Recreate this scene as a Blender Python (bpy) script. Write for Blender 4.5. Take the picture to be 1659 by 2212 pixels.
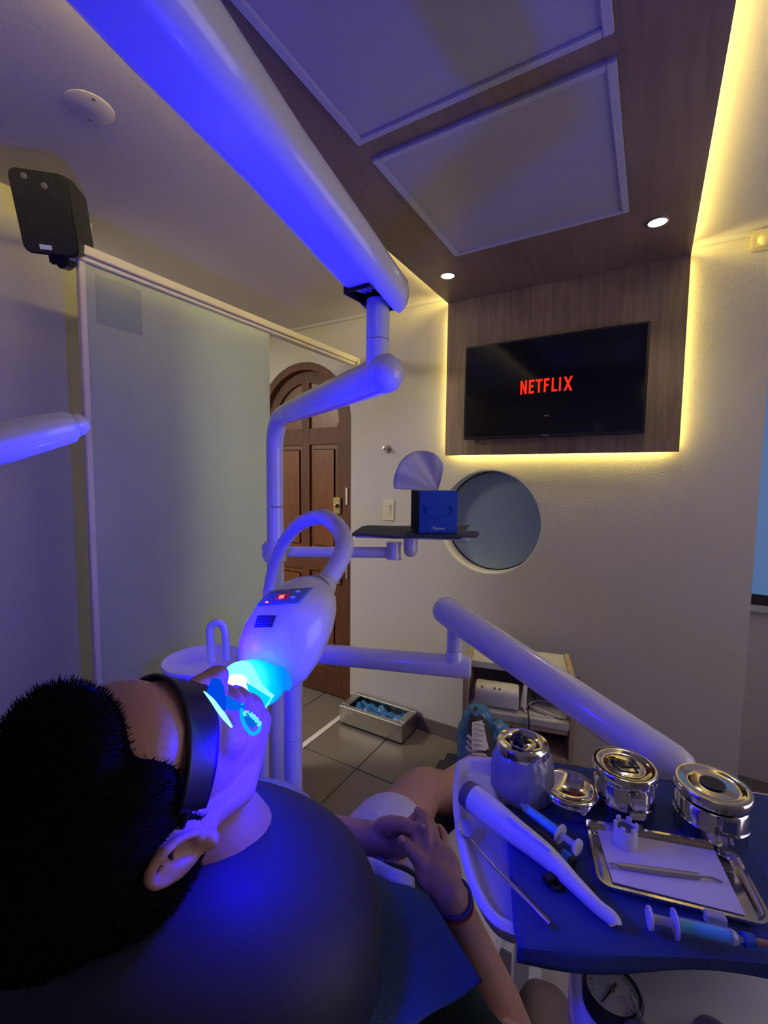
import bpy, bmesh, math, random
from mathutils import Vector, Matrix
random.seed(7)
for o in list(bpy.data.objects): bpy.data.objects.remove(o)
scene = bpy.context.scene
COL = scene.collection

# ------------------------------------------------------------------ camera
YAW, PITCH, ROLL, FPX = 0.53598724, 0.07805718, 0.01014773, 967.08
CAM = Vector((0.0, 0.0, 1.4))
cy, sy, cp, sp = math.cos(YAW), math.sin(YAW), math.cos(PITCH), math.sin(PITCH)
fwd = Vector((-sy*cp, cy*cp, -sp)); rgt = Vector((cy, sy, 0)); upv = rgt.cross(fwd)
cr, sr = math.cos(ROLL), math.sin(ROLL)
RX = rgt*cr + upv*sr
UP = upv*cr - rgt*sr
cam_data = bpy.data.cameras.new('camera'); cam = bpy.data.objects.new('camera', cam_data); COL.objects.link(cam)
mw = Matrix((( RX.x, UP.x, -fwd.x, CAM.x), (RX.y, UP.y, -fwd.y, CAM.y), (RX.z, UP.z, -fwd.z, CAM.z), (0,0,0,1)))
cam.matrix_world = mw
cam_data.sensor_fit = 'HORIZONTAL'; cam_data.sensor_width = 36.0
cam_data.lens = 36.0*FPX/1659.0
cam_data.clip_start = 0.02; cam_data.clip_end = 50
scene.camera = cam

# survey helpers: where a sight line from the survey point meets a plane or a distance
def ray(x, y): return RX*((x-829.5)/FPX) - UP*((y-1106.0)/FPX) + fwd
def P(x, y, d): return CAM + ray(x, y)*d
def CV(a, b, c): return RX*a - UP*b + fwd*c
def OY(x, y, Y): r = ray(x, y); return CAM + r*((Y-CAM.y)/r.y)
def OX(x, y, X): r = ray(x, y); return CAM + r*((X-CAM.x)/r.x)
def OZ(x, y, Z): r = ray(x, y); return CAM + r*((Z-CAM.z)/r.z)

# ------------------------------------------------------------------ world, exposure, main lights
w = bpy.data.worlds.new('world'); scene.world = w; w.use_nodes = True
w.node_tree.nodes['Background'].inputs[0].default_value = (0.55, 0.62, 0.8, 1)
w.node_tree.nodes['Background'].inputs[1].default_value = 0.25
scene.view_settings.view_transform = 'Standard'; scene.view_settings.look = 'None'
scene.view_settings.gamma = 1; scene.view_settings.use_curve_mapping = False
scene.view_settings.exposure = 0.0

def area_light(name, loc, direction, sx, sy_, power, color):
    l = bpy.data.lights.new(name, 'AREA'); l.shape = 'RECTANGLE'; l.size = sx; l.size_y = sy_
    l.energy = power; l.color = color
    o = bpy.data.objects.new(name, l); COL.objects.link(o); o.location = loc
    o.rotation_euler = Vector(direction).to_track_quat('-Z', 'Y').to_euler()
    return o
def point_light(name, loc, power, color, r=0.03):
    l = bpy.data.lights.new(name, 'POINT'); l.energy = power; l.color = color; l.shadow_soft_size = r
    o = bpy.data.objects.new(name, l); COL.objects.link(o); o.location = loc; return o
def spot_light(name, loc, direction, power, color, ang, blend=.6, r=.02):
    l = bpy.data.lights.new(name, 'SPOT'); l.energy = power; l.color = color; l.spot_size = ang; l.spot_blend = blend; l.shadow_soft_size = r
    o = bpy.data.objects.new(name, l); COL.objects.link(o); o.location = loc
    o.rotation_euler = Vector(direction).to_track_quat('-Z', 'Y').to_euler(); return o
# daylight from the window wall behind and to the right, low evening level
area_light('daylight_window', (1.62, 1.25, 1.45), (-1, 0.0, 0.05), 1.5, 1.3, 10.5, (0.84, 0.76, 1.0))
area_light('room_lamp', (0.3, -1.0, 2.28), (0, 0.1, -1), 0.8, 0.8, 1.0, (1.0, 0.88, 0.85))  # unseen ceiling fill added behind the camera for ambient light
area_light('corridor_light', (-2.7, 0.5, 2.28), (0.1, 0, -1), 0.5, 0.5, 52.0, (1.0, 0.93, 0.78))
# blue light of the whitening lamp, set left of its hood so nothing blocks it
point_light('whitening_glow', P(466, 1412, .575), 15.0, (0.0015, 0.0, 1.0), .02)
point_light('whitening_spill', P(618, 1592, .43), 3.2, (0.002, 0.0, 1.0), .02)  # extra blue fill added beside the jaw for cheek, neck and headrest
for sx_, sy_ in ((-.79, 1.84), (-.023, 1.812)):
    spot_light('downlight_beam', (sx_, sy_, 2.255), (0, 0, -1), 8.0, (1.0, .86, .62), 1.9, .8, .02)

# ------------------------------------------------------------------ materials
def mat(name, color, rough=.5, metal=0., spec=.5, noise=None, bump=None, coat=0., trans=0., emis=None, estr=0., alpha=1., sheen=0., sss=0.):
    m = bpy.data.materials.new(name); m.use_nodes = True
    nt = m.node_tree; b = nt.nodes['Principled BSDF']
    b.inputs['Base Color'].default_value = (*color, 1); b.inputs['Roughness'].default_value = rough
    b.inputs['Metallic'].default_value = metal; b.inputs['Specular IOR Level'].default_value = spec
    b.inputs['Coat Weight'].default_value = coat; b.inputs['Transmission Weight'].default_value = trans
    b.inputs['Alpha'].default_value = alpha
    if sss: b.inputs['Subsurface Weight'].default_value = sss; b.inputs['Subsurface Scale'].default_value = .01
    if emis: b.inputs['Emission Color'].default_value = (*emis, 1); b.inputs['Emission Strength'].default_value = estr
    tc = nt.nodes.new('ShaderNodeTexCoord')
    sc, amt = noise or (14, .05)
    n = nt.nodes.new('ShaderNodeTexNoise'); n.inputs['Scale'].default_value = sc; n.inputs['Detail'].default_value = 4
    nt.links.new(tc.outputs['Object'], n.inputs['Vector'])
    mx = nt.nodes.new('ShaderNodeMix'); mx.data_type = 'RGBA'
    mx.inputs[6].default_value = (*[c*(1-amt) for c in color], 1); mx.inputs[7].default_value = (*[min(1, c*(1+amt)) for c in color], 1)
    nt.links.new(n.outputs[0], mx.inputs[0]); nt.links.new(mx.outputs[2], b.inputs['Base Color'])
    if bump:
        n2 = nt.nodes.new('ShaderNodeTexNoise'); n2.inputs['Scale'].default_value = bump[0]; n2.inputs['Detail'].default_value = 3
        nt.links.new(tc.outputs['Object'], n2.inputs['Vector'])
        bp = nt.nodes.new('ShaderNodeBump'); bp.inputs['Strength'].default_value = bump[1]; bp.inputs['Distance'].default_value = .01
        nt.links.new(n2.outputs[0], bp.inputs['Height']); nt.links.new(bp.outputs[0], b.inputs['Normal'])
    return m
def wood(name, c1, c2, axis='X', scale=3., rough=.45, stretch=14):
    m = mat(name, c1, rough); nt = m.node_tree; b = nt.nodes['Principled BSDF']
    tc = nt.nodes.new('ShaderNodeTexCoord'); mp = nt.nodes.new('ShaderNodeMapping')
    s = [stretch]*3; s['XYZ'.index(axis)] = 1.0; mp.inputs['Scale'].default_value = s
    nt.links.new(tc.outputs['Object'], mp.inputs[0])
    n = nt.nodes.new('ShaderNodeTexNoise'); n.inputs['Scale'].default_value = scale; n.inputs['Detail'].default_value = 6; n.inputs['Distortion'].default_value = .6
    nt.links.new(mp.outputs[0], n.inputs['Vector'])
    n3 = nt.nodes.new('ShaderNodeTexNoise'); n3.inputs['Scale'].default_value = 2.5
    nt.links.new(tc.outputs['Object'], n3.inputs['Vector'])
    ad = nt.nodes.new('ShaderNodeMath'); ad.operation = 'ADD'; nt.links.new(n.outputs[0], ad.inputs[0]); nt.links.new(n3.outputs[0], ad.inputs[1])
    r = nt.nodes.new('ShaderNodeValToRGB'); r.color_ramp.elements[0].position = .72; r.color_ramp.elements[1].position = 1.25/1.0 if False else 1.0
    r.color_ramp.elements[0].position = .35; r.color_ramp.elements[0].color = (*c2, 1); r.color_ramp.elements[1].position = .62; r.color_ramp.elements[1].color = (*c1, 1)
    dv = nt.nodes.new('ShaderNodeMath'); dv.operation = 'MULTIPLY'; dv.inputs[1].default_value = .5
    nt.links.new(ad.outputs[0], dv.inputs[0]); nt.links.new(dv.outputs[0], r.inputs[0])
    nt.links.new(r.outputs[0], b.inputs['Base Color'])
    return m
def emit(name, color, strength):
    m = bpy.data.materials.new(name); m.use_nodes = True; nt = m.node_tree; nt.nodes.clear()
    e = nt.nodes.new('ShaderNodeEmission'); e.inputs[0].default_value = (*color, 1); e.inputs[1].default_value = strength
    o = nt.nodes.new('ShaderNodeOutputMaterial'); nt.links.new(e.outputs[0], o.inputs[0]); return m
def translucent(name, color, mixt=.5, gloss=.08, clear=0.):
    m = bpy.data.materials.new(name); m.use_nodes = True; nt = m.node_tree; nt.nodes.clear()
    d = nt.nodes.new('ShaderNodeBsdfDiffuse'); t = nt.nodes.new('ShaderNodeBsdfTranslucent'); g = nt.nodes.new('ShaderNodeBsdfGlossy')
    n = nt.nodes.new('ShaderNodeTexNoise'); n.inputs['Scale'].default_value = 6
    mx = nt.nodes.new('ShaderNodeMix'); mx.data_type = 'RGBA'; mx.inputs[6].default_value = (*[c*.94 for c in color], 1); mx.inputs[7].default_value = (*color, 1)
    nt.links.new(n.outputs[0], mx.inputs[0])
    nt.links.new(mx.outputs[2], d.inputs[0]); nt.links.new(mx.outputs[2], t.inputs[0]); g.inputs['Roughness'].default_value = .25
    a = nt.nodes.new('ShaderNodeMixShader'); a.inputs[0].default_value = mixt; nt.links.new(d.outputs[0], a.inputs[1]); nt.links.new(t.outputs[0], a.inputs[2])
    b = nt.nodes.new('ShaderNodeMixShader'); b.inputs[0].default_value = gloss; nt.links.new(a.outputs[0], b.inputs[1]); nt.links.new(g.outputs[0], b.inputs[2])
    o = nt.nodes.new('ShaderNodeOutputMaterial'); last = b
    if clear:
        tr = nt.nodes.new('ShaderNodeBsdfTransparent'); c = nt.nodes.new('ShaderNodeMixShader'); c.inputs[0].default_value = clear
        nt.links.new(b.outputs[0], c.inputs[1]); nt.links.new(tr.outputs[0], c.inputs[2]); last = c
    nt.links.new(last.outputs[0], o.inputs[0]); return m

M = {}
M['wall'] = mat('wall_paint', (.50, .47, .44), .75, noise=(5, .03), bump=(160, .12))
M['ceil'] = mat('ceiling_paint', (.52, .48, .47), .8, noise=(4, .03), bump=(160, .08))
M['tile'] = mat('floor_tile', (.15, .125, .108), .35, noise=(6, .1))
M['grout'] = mat('grout', (.10, .085, .07), .9)
M['base'] = mat('baseboard_tile', (.14, .115, .10), .45, noise=(20, .15))
M['panelwood'] = wood('laminate_wall', (.34, .235, .15), (.18, .12, .08), 'Z', 4)
M['soffitwood'] = wood('laminate_soffit', (.30, .205, .14), (.19, .13, .09), 'Y', 3)
M['lightpanel'] = mat('light_panel', (.46, .43, .45), .35)
M['panelframe'] = mat('panel_frame', (.55, .53, .55), .4)
M['led'] = emit('led_strip', (1.0, .81, .17), 62.0)
M['spot'] = emit('spot_face', (1.0, .93, .8), 14.)
M['white'] = mat('white_enamel', (.74, .73, .76), .22, coat=.4)
M['whitematt'] = mat('white_matt_plastic', (.70, .69, .72), .5, bump=(30, .1))
M['black'] = mat('black_plastic', (.012, .012, .012), .5, noise=(60, .3))
M['grille'] = mat('speaker_grille', (.010, .010, .010), .6, noise=(300, .5), bump=(500, .4))
M['screen'] = mat('tv_screen', (.004, .004, .007), .09, spec=.6)
M['red'] = emit('screen_red', (1.0, .028, .01), 1.1)
M['redled'] = emit('red_led', (1.0, .12, .1), 2.2)
M['steel'] = mat('steel', (.72, .70, .66), .12, metal=1., noise=(8, .04))
M['steelb'] = mat('brushed_steel', (.55, .53, .50), .35, metal=1., noise=(40, .08))
M['brass'] = mat('old_brass', (.42, .33, .15), .35, metal=1., noise=(60, .3))
M['doorwood'] = wood('door_wood', (.13, .038, .011), (.055, .016, .006), 'Z', 5, .6)
M['doorpanel'] = wood('door_panel_wood', (.19, .058, .014), (.10, .030, .008), 'Z', 5, .35)
M['frost'] = translucent('frosted_glass', (.66, .72, .62), .5, .04)
M['frostdark'] = translucent('frosted_glass_patch', (.46, .54, .50), .4, .04)
M['rail'] = mat('rail_aluminium', (.72, .66, .50), .45)
M['railw'] = mat('rail_white', (.62, .60, .56), .5)
M['blueglass'] = translucent('round_glass', (.33, .42, .52), .45, .16)
M['winblue'] = mat('window_pane_lit', (.12, .2, .34), .3, emis=(.10, .20, .42), estr=.55)
M['bluebox'] = mat('blue_card', (.004, .07, .52), .4, noise=(30, .03))
M['bluebox2'] = mat('blue_card_light', (.010, .11, .60), .4)
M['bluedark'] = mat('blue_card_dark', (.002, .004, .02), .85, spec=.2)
M['print'] = mat('white_print', (.75, .78, .85), .5)
M['tissue'] = translucent('tissue_paper', (.82, .80, .84), .25, .0)
M['napkin'] = mat('navy_napkin', (.035, .045, .09), .85, bump=(90, .3))
M['cloth'] = mat('blue_bib_cloth', (.020, .045, .22), .8, noise=(40, .1), bump=(420, .2))
M['bib'] = mat('blue_bib', (.020, .062, .17), .85, noise=(30, .15), bump=(260, .6))
M['bibplastic'] = mat('bib_plastic_edge', (.55, .55, .65), .35)
M['trayplastic'] = mat('tray_plastic', (.66, .64, .74), .3, coat=.3)
M['skin'] = mat('skin', (.44, .235, .165), .5, noise=(40, .08), bump=(180, .1), sss=.05)
M['nail'] = mat('nail', (.55, .34, .28), .3)
M['hair'] = mat('hair', (.003, .0025, .003), .9, spec=.1, noise=(80, .4))
M['navyvinyl'] = mat('navy_vinyl', (.014, .015, .034), .6, noise=(120, .12), bump=(300, .03))
M['vinylbrown'] = mat('armrest_vinyl', (.13, .09, .09), .45, noise=(60, .1))
M['shirt'] = mat('dark_green_shirt', (.012, .045, .03), .9, bump=(200, .5))
M['shirtnavy'] = mat('navy_sleeve', (.010, .012, .030), .9, bump=(200, .5))
M['shorts'] = mat('white_shorts', (.60, .57, .58), .85, bump=(60, .4))
M['shoe'] = mat('black_suede', (.03, .028, .035), .8)
M['shoewhite'] = mat('shoe_white', (.6, .57, .54), .7)
M['cover'] = translucent('blue_shoe_cover', (.10, .36, .68), .35, .10, .22)
M['coverdeep'] = mat('blue_cover_stack', (.02, .13, .34), .3, bump=(30, .9))
M['marble'] = mat('marble_board', (.50, .48, .45), .35, noise=(9, .35))
M['oak'] = wood('cabinet_side', (.46, .34, .21), (.36, .26, .16), 'Z', 4)
M['cabdark'] = mat('cabinet_inside', (.16, .12, .09), .7)
M['device'] = mat('device_white', (.66, .63, .56), .35)
M['greyprint'] = mat('grey_print', (.13, .12, .13), .5)
M['syrblue'] = mat('blue_gel', (.02, .50, .95), .2, coat=.6)
M['clearpl'] = translucent('clear_plastic', (.72, .74, .86), .4, .12, .25)
M['syrclear'] = translucent('syringe_clear', (.72, .76, .9), .4, .12, .78)
M['bag'] = translucent('plastic_bag', (.50, .50, .58), .4, .16, .18)
M['paper'] = mat('white_paper', (.72, .68, .74), .8)
M['panelblue'] = mat('control_panel_blue', (.10, .20, .48), .35)
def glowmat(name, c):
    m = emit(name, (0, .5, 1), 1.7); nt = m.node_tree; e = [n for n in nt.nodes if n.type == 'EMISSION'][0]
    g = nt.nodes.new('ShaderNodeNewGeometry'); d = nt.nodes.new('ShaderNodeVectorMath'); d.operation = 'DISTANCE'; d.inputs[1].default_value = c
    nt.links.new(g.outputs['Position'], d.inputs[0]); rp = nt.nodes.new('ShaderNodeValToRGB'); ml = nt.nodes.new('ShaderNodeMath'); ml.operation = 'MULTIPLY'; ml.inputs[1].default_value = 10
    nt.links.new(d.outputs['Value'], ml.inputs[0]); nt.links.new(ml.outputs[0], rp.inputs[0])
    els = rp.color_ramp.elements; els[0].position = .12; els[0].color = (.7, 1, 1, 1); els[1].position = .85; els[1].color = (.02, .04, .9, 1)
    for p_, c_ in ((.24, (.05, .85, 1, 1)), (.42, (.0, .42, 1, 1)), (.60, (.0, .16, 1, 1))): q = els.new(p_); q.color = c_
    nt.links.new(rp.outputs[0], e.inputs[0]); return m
M['guide'] = glowmat('light_guide', P(512, 1482, .565))  # lamp light fading over the hood, painted as emission by lens distance
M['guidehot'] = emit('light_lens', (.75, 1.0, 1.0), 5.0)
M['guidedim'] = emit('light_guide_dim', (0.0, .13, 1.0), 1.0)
M['goggle'] = mat('dark_goggle', (.006, .004, .014), .35)
M['shellgrey'] = mat('shell_grey', (.30, .28, .31), .5)
M['dial'] = mat('dial_face', (.50, .49, .52), .5)
M['tubewhite'] = mat('cable_white', (.55, .52, .48), .5)
M['bracelet'] = mat('blue_cord', (.02, .02, .20), .6)
M['braceletred'] = mat('red_cord', (.30, .02, .05), .6)
M['pale'] = mat('sensor_plastic', (.60, .52, .32), .4)
M['switch'] = mat('switch_plastic', (.60, .56, .44), .4)
M['orange'] = mat('copper_needle', (.45, .22, .18), .4)

# ------------------------------------------------------------------ mesh helpers
class MB:
    def __init__(s): s.bm = bmesh.new()
    def box(s, c, size, R=None, bevel=0.0):
        r = bmesh.ops.create_cube(s.bm, size=1.0); vs = r['verts']
        for v in vs: v.co = Vector((v.co.x*size[0], v.co.y*size[1], v.co.z*size[2]))
        if bevel:
            es = list({e for v in vs for e in v.link_edges})
            rr = bmesh.ops.bevel(s.bm, geom=es, offset=bevel, segments=2, affect='EDGES', clamp_overlap=True)
            vs = list({v for f in rr['faces'] for v in f.verts} | {v for v in vs if v.is_valid})
        Rm = R if R is not None else Matrix.Identity(3)
        for v in vs: v.co = Rm @ v.co + Vector(c)
        return s
    def bounds(s, lo, hi, bevel=0.0):
        lo = Vector(lo); hi = Vector(hi); return s.box((lo+hi)/2, hi-lo, None, bevel)
    def tube(s, pts, rad, n=20, cap=True, flat=None):
        pts = [Vector(p) for p in pts]; k = len(pts)
        if not isinstance(rad, (list, tuple)): rad = [rad]*k
        T = []
        for i in range(k):
            a = pts[max(0, i-1)]; b = pts[min(k-1, i+1)]; T.append((b-a).normalized())
        ref = Vector((0, 0, 1)) if abs(T[0].z) < .9 else Vector((1, 0, 0))
        N = (ref - T[0]*ref.dot(T[0])).normalized(); rings = []
        for i in range(k):
            N = (N - T[i]*N.dot(T[i])).normalized(); B = T[i].cross(N)
            ring = []
            for j in range(n):
                a = 2*math.pi*j/n; rx = rad[i]; ry = rad[i]*(flat if flat else 1)
                ring.append(s.bm.verts.new(pts[i] + N*(math.sin(a)*ry) + B*(math.cos(a)*rx)))
            rings.append(ring)
        for i in range(k-1):
            for j in range(n): s.bm.faces.new((rings[i][j], rings[i][(j+1) % n], rings[i+1][(j+1) % n], rings[i+1][j]))
        if cap: s.bm.faces.new(rings[0][::-1]); s.bm.faces.new(rings[-1])
        return s
    def rtube(s, p, q, r, n=24, e=.3, flat=None):   # straight tube with rounded ends
        p = Vector(p); q = Vector(q); d = (q-p).normalized(); pts = []; rs = []
        for i in range(6):
            a = math.pi/2*i/5; pts.append(p + d*(r*e*(1-math.sin(a)))); rs.append(max(.0005, r*math.sin(a*.98+.02) if i else r*.25))
        pts = [p + d*(r*e*(1-math.cos(math.pi/2*i/5))) for i in range(6)]; rs = [r*(.3+.7*math.sin(math.pi/2*i/5)) for i in range(6)]
        pts2 = [q - d*(r*e*(1-math.cos(math.pi/2*i/5))) for i in range(5, -1, -1)]; rs2 = rs[::-1]
        return s.tube(pts+pts2, rs+rs2, n, True, flat)
    def lathe(s, prof, c, n=40, R=None, closed=False):
        c = Vector(c); Rm = R if R is not None else Matrix.Identity(3); rings = []
        for (r, z) in prof:
            if r < 1e-6: rings.append([s.bm.verts.new(Rm @ Vector((0, 0, z)) + c)])
            else: rings.append([s.bm.verts.new(Rm @ Vector((r*math.cos(2*math.pi*j/n), r*math.sin(2*math.pi*j/n), z)) + c) for j in range(n)])
        for i in range(len(rings)-1):
            a, b = rings[i], rings[i+1]
            for j in range(n):
                k = (j+1) % n
                if len(a) == 1 and len(b) == 1: continue
                if len(a) == 1: s.bm.faces.new((a[0], b[k], b[j]))
                elif len(b) == 1: s.bm.faces.new((a[j], a[k], b[0]))
                else: s.bm.faces.new((a[j], a[k], b[k], b[j]))
        return s
    def prism(s, poly, vec):
        vec = Vector(vec); a = [s.bm.verts.new(Vector(p)) for p in poly]; b = [s.bm.verts.new(Vector(p)+vec) for p in poly]
        n = len(poly); s.bm.faces.new(a[::-1]); s.bm.faces.new(b)
        for i in range(n): s.bm.faces.new((a[i], a[(i+1) % n], b[(i+1) % n], b[i]))
        return s
    def ell(s, c, r, R=None, n=24, pw=None):
        rr = bmesh.ops.create_uvsphere(s.bm, u_segments=n, v_segments=n//2, radius=1.0); Rm = R if R is not None else Matrix.Identity(3)
        if not isinstance(r, (list, tuple)): r = (r, r, r)
        for v in rr['verts']:
            p = v.co
            if pw: p = Vector([math.copysign(abs(t)**pw, t) for t in p])
            v.co = Rm @ Vector((p.x*r[0], p.y*r[1], p.z*r[2])) + Vector(c)
        return s
    def cone(s, p, r1, q, r2, n=16):
        return s.tube([p, q], [r1, r2], n)
    def chain(s, pts, rs, n=16):
        for i, p in enumerate(pts):
            s.ell(p, rs[i], n=n)
            if i: s.cone(pts[i-1], rs[i-1], p, rs[i], n)
        return s
    def grid(s, fn, nu, nv, thick=0., tdir=None):
        vs = [[s.bm.verts.new(fn(i/nu, j/nv)) for j in range(nv+1)] for i in range(nu+1)]
        for i in range(nu):
            for j in range(nv): s.bm.faces.new((vs[i][j], vs[i+1][j], vs[i+1][j+1], vs[i][j+1]))
        return s
    def build(s, name, m, parent=None, smooth=40, thick=0., sub=0):
        bmesh.ops.recalc_face_normals(s.bm, faces=s.bm.faces)
        me = bpy.data.meshes.new(name)
        s.bm.to_mesh(me); s.bm.free(); me.materials.append(m)
        o = bpy.data.objects.new(name, me); COL.objects.link(o)
        if smooth:
            for p in me.polygons: p.use_smooth = True
            try: me.set_sharp_from_angle(angle=math.radians(smooth))
            except Exception: pass
        if thick: md = o.modifiers.new('thick', 'SOLIDIFY'); md.thickness = thick; md.offset = 0
        if sub: md = o.modifiers.new('sub', 'SUBSURF'); md.levels = sub; md.render_levels = sub
        if parent is not None:
            o.parent = parent; o.matrix_parent_inverse = Matrix.Translation(-parent_loc(parent))
        return o
def parent_loc(p):
    l = Vector(p.location); q = p
    return l if p.parent is None else Vector(p.location) + ROOTLOC.get(p.name, Vector((0, 0, 0)))
ROOTLOC = {}
def reparent(o, parent):
    o.parent = parent; bpy.context.view_layer.update()
    o.matrix_parent_inverse = parent.matrix_world.inverted()
def kid(mb, name, m, parent, **k):
    o = mb.build(name, m, None, **k); o.parent = parent
    o.matrix_parent_inverse = BASE[parent.name].inverted(); BASE[o.name] = Matrix.Identity(4)
    return o
BASE = {}
def thing(name, label, cat, loc=(0, 0, 0), group=None):
    o = bpy.data.objects.new(name, None); COL.objects.link(o); o.location = loc; o.empty_display_size = .05
    o['label'] = label; o['category'] = cat
    if group: o['group'] = group
    BASE[o.name] = Matrix.Translation(loc); return o
def solo(mb, name, m, label, cat, group=None, **k):
    o = mb.build(name, m, None, **k); o['label'] = label; o['category'] = cat
    if group: o['group'] = group
    BASE[o.name] = Matrix.Identity(4); return o
def struct(mb, name, m, label=None, **k):
    o = mb.build(name, m, None, **k); o['kind'] = 'structure'
    if label: o['label'] = label
    BASE[o.name] = Matrix.Identity(4); return o
def remesh(o, vox, smooth=3, factor=.5):
    md = o.modifiers.new('vox', 'REMESH'); md.mode = 'VOXEL'; md.voxel_size = vox; md.use_smooth_shade = True
    if smooth: ms = o.modifiers.new('sm', 'SMOOTH'); ms.iterations = smooth; ms.factor = factor
    dg = bpy.context.evaluated_depsgraph_get(); dg.update(); ev = o.evaluated_get(dg)
    me = bpy.data.meshes.new_from_object(ev); o.modifiers.clear(); old = o.data; o.data = me; me.name = o.name
    for p in me.polygons: p.use_smooth = True
    return o
def boolean(o, cutters):
    for q_ in [o]+list(cutters):
        b_ = bmesh.new(); b_.from_mesh(q_.data); bmesh.ops.triangulate(b_, faces=b_.faces); bmesh.ops.recalc_face_normals(b_, faces=b_.faces); b_.to_mesh(q_.data); b_.free()
    for c in cutters:
        md = o.modifiers.new('cut', 'BOOLEAN'); md.operation = 'DIFFERENCE'; md.object = c; md.solver = 'EXACT'
    dg = bpy.context.evaluated_depsgraph_get(); dg.update()
    me = bpy.data.meshes.new_from_object(o.evaluated_get(dg)); o.modifiers.clear(); o.data = me
    for c in cutters: bpy.data.objects.remove(c)
    for p in me.polygons: p.use_smooth = False
def bez(pts, n=8):   # Catmull-Rom through points
    pts = [Vector(p) for p in pts]; out = []
    for i in range(len(pts)-1):
        p0 = pts[max(0, i-1)]; p1 = pts[i]; p2 = pts[i+1]; p3 = pts[min(len(pts)-1, i+2)]
        for k in range(n):
            t = k/n; out.append(.5*((2*p1)+(p2-p0)*t+(2*p0-5*p1+4*p2-p3)*t*t+(3*p1-p0-3*p2+p3)*t**3))
    out.append(pts[-1]); return out
def lerp(a, b, t): return a+(b-a)*t
def axes(z, x=(1, 0, 0)):
    z = Vector(z).normalized(); x = Vector(x); x = (x - z*x.dot(z)).normalized(); y = z.cross(x)
    return Matrix((x, y, z)).transposed()

# ------------------------------------------------------------------ room shell
WY = 2.171; CZ = 2.31; FRONT = 2.131
o = struct(MB().bounds((-3.3, -1.7, -.06), (1.75, 3.0, -.004)), 'floor', M['grout'], smooth=0)
FLOOR = o
tile_me = None
for i in range(-4, 5):
    for j in range(-6, 3):
        x0 = -1.15+.6*i; y0 = 1.70+.6*j
        if x0 < -3.3 or x0 > 1.2 or y0 < -1.7 or y0 > 2.4: continue
        if tile_me is None:
            t = kid(MB().box((0, 0, -.003), (.594, .594, .006), bevel=.0015), 'tile', M['tile'], FLOOR, smooth=0); tile_me = t.data
        else:
            t = bpy.data.objects.new('tile', tile_me); COL.objects.link(t); t.parent = FLOOR
        t.location = (x0+.3, y0+.3, 0)
struct(MB().bounds((-3.3, -1.7, CZ), (1.75, 3.0, CZ+.06)), 'ceiling', M['ceil'], smooth=0)
DX, DR, DS = -1.898, .38, 1.722    # door: centre, half width, spring line
wf = struct(MB().bounds((-3.3, WY, 0), (.352, WY+.12, CZ)), 'wall_front', M['wall'], smooth=0)
cut1 = MB().lathe([(0, -.3), (.262, -.3), (.262, .3), (0, .3)], (-.689, WY, 1.18), 64, Matrix.Rotation(math.pi/2, 3, 'X')).build('cutter', M['wall'], smooth=0)
poly = [(DX-DR, WY-.1, -.05), (DX+DR, WY-.1, -.05)] + [(DX+DR*math.cos(a*math.pi/24), WY-.1, DS+DR*math.sin(a*math.pi/24)) for a in range(25)]
cut2 = MB().prism(poly, (0, .4, 0)).build('cutter', M['wall'], smooth=0)
boolean(wf, [cut1, cut2])
struct(MB().bounds((.352, 2.62, 0), (1.75, 2.74, CZ)), 'wall_recess', M['wall'], smooth=0)
struct(MB().bounds((.272, WY+.12, 0), (.352, 2.62, CZ)), 'wall_return', M['wall'], smooth=0)
struct(MB().bounds((-1.92, -1.7, 0), (-1.80, .92, CZ)), 'wall_left', M['wall'], smooth=0)
struct(MB().bounds((-3.4, -1.7, 0), (-3.3, 3.0, CZ)), 'wall_corridor', M['wall'], smooth=0)
wr = struct(MB().bounds((1.65, -1.7, 0), (1.75, 2.74, CZ)), 'wall_right', M['wall'], smooth=0)
struct(MB().bounds((-3.3, -1.8, 0), (1.75, -1.7, CZ)), 'wall_back', M['wall'], smooth=0)
struct(MB().bounds((-1.515, WY-.012, 0), (.352, WY, .076), bevel=.003), 'baseboard_front', M['base'], smooth=0)
struct(MB().bounds((-1.80, -1.7, 0), (-1.788, .92, .076), bevel=.003), 'baseboard_left', M['base'], smooth=0)
# slim cove along the wall tops
struct(MB().bounds((-3.3, WY-.018, CZ-.016), (-.93, WY, CZ)), 'trim_1', M['ceil'], smooth=0)
struct(MB().bounds((.11, WY-.018, CZ-.016), (.352, WY, CZ)), 'trim_2', M['ceil'], smooth=0)
# floor track of the sliding partition
struct(MB().bounds((-1.505, .60, 0), (-1.475, WY-.013, .004)), 'trim_3', M['railw'], smooth=0)

# round window
wnd = thing('window_1', 'round frosted blue window set deep in the white wall', 'window', (-.689, WY+.06, .918)); del wnd['category']; wnd['kind'] = 'structure'
Ry = Matrix.Rotation(math.pi/2, 3, 'X')
kid(MB().lathe([(.262, -.0), (.262, .118), (.256, .118), (.256, 0), (.262, 0)], (-.689, WY+.119, 1.18), 72, Ry), 'reveal', M['railw'], wnd)
kid(MB().lathe([(.2565, 0), (.2565, .012), (.250, .012), (.250, 0), (.2565, 0)], (-.689, WY+.105, 1.18), 72, Ry), 'gasket', M['black'], wnd)
kid(MB().lathe([(0, 0), (.2555, 0), (.2555, .006), (0, .006)], (-.689, WY+.106, 1.18), 72, Ry), 'pane', M['blueglass'], wnd)
# dim daylight of the next room behind the round window
point_light('next_room_light', (-.95, WY+.40, .82), 1.3, (.55, .72, 1.0), .05)
area_light('next_room_sky', (-.5, WY+.7, 1.9), (-.1, -1, -.9), .6, .4, 2.2, (.55, .72, 1.0))

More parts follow.
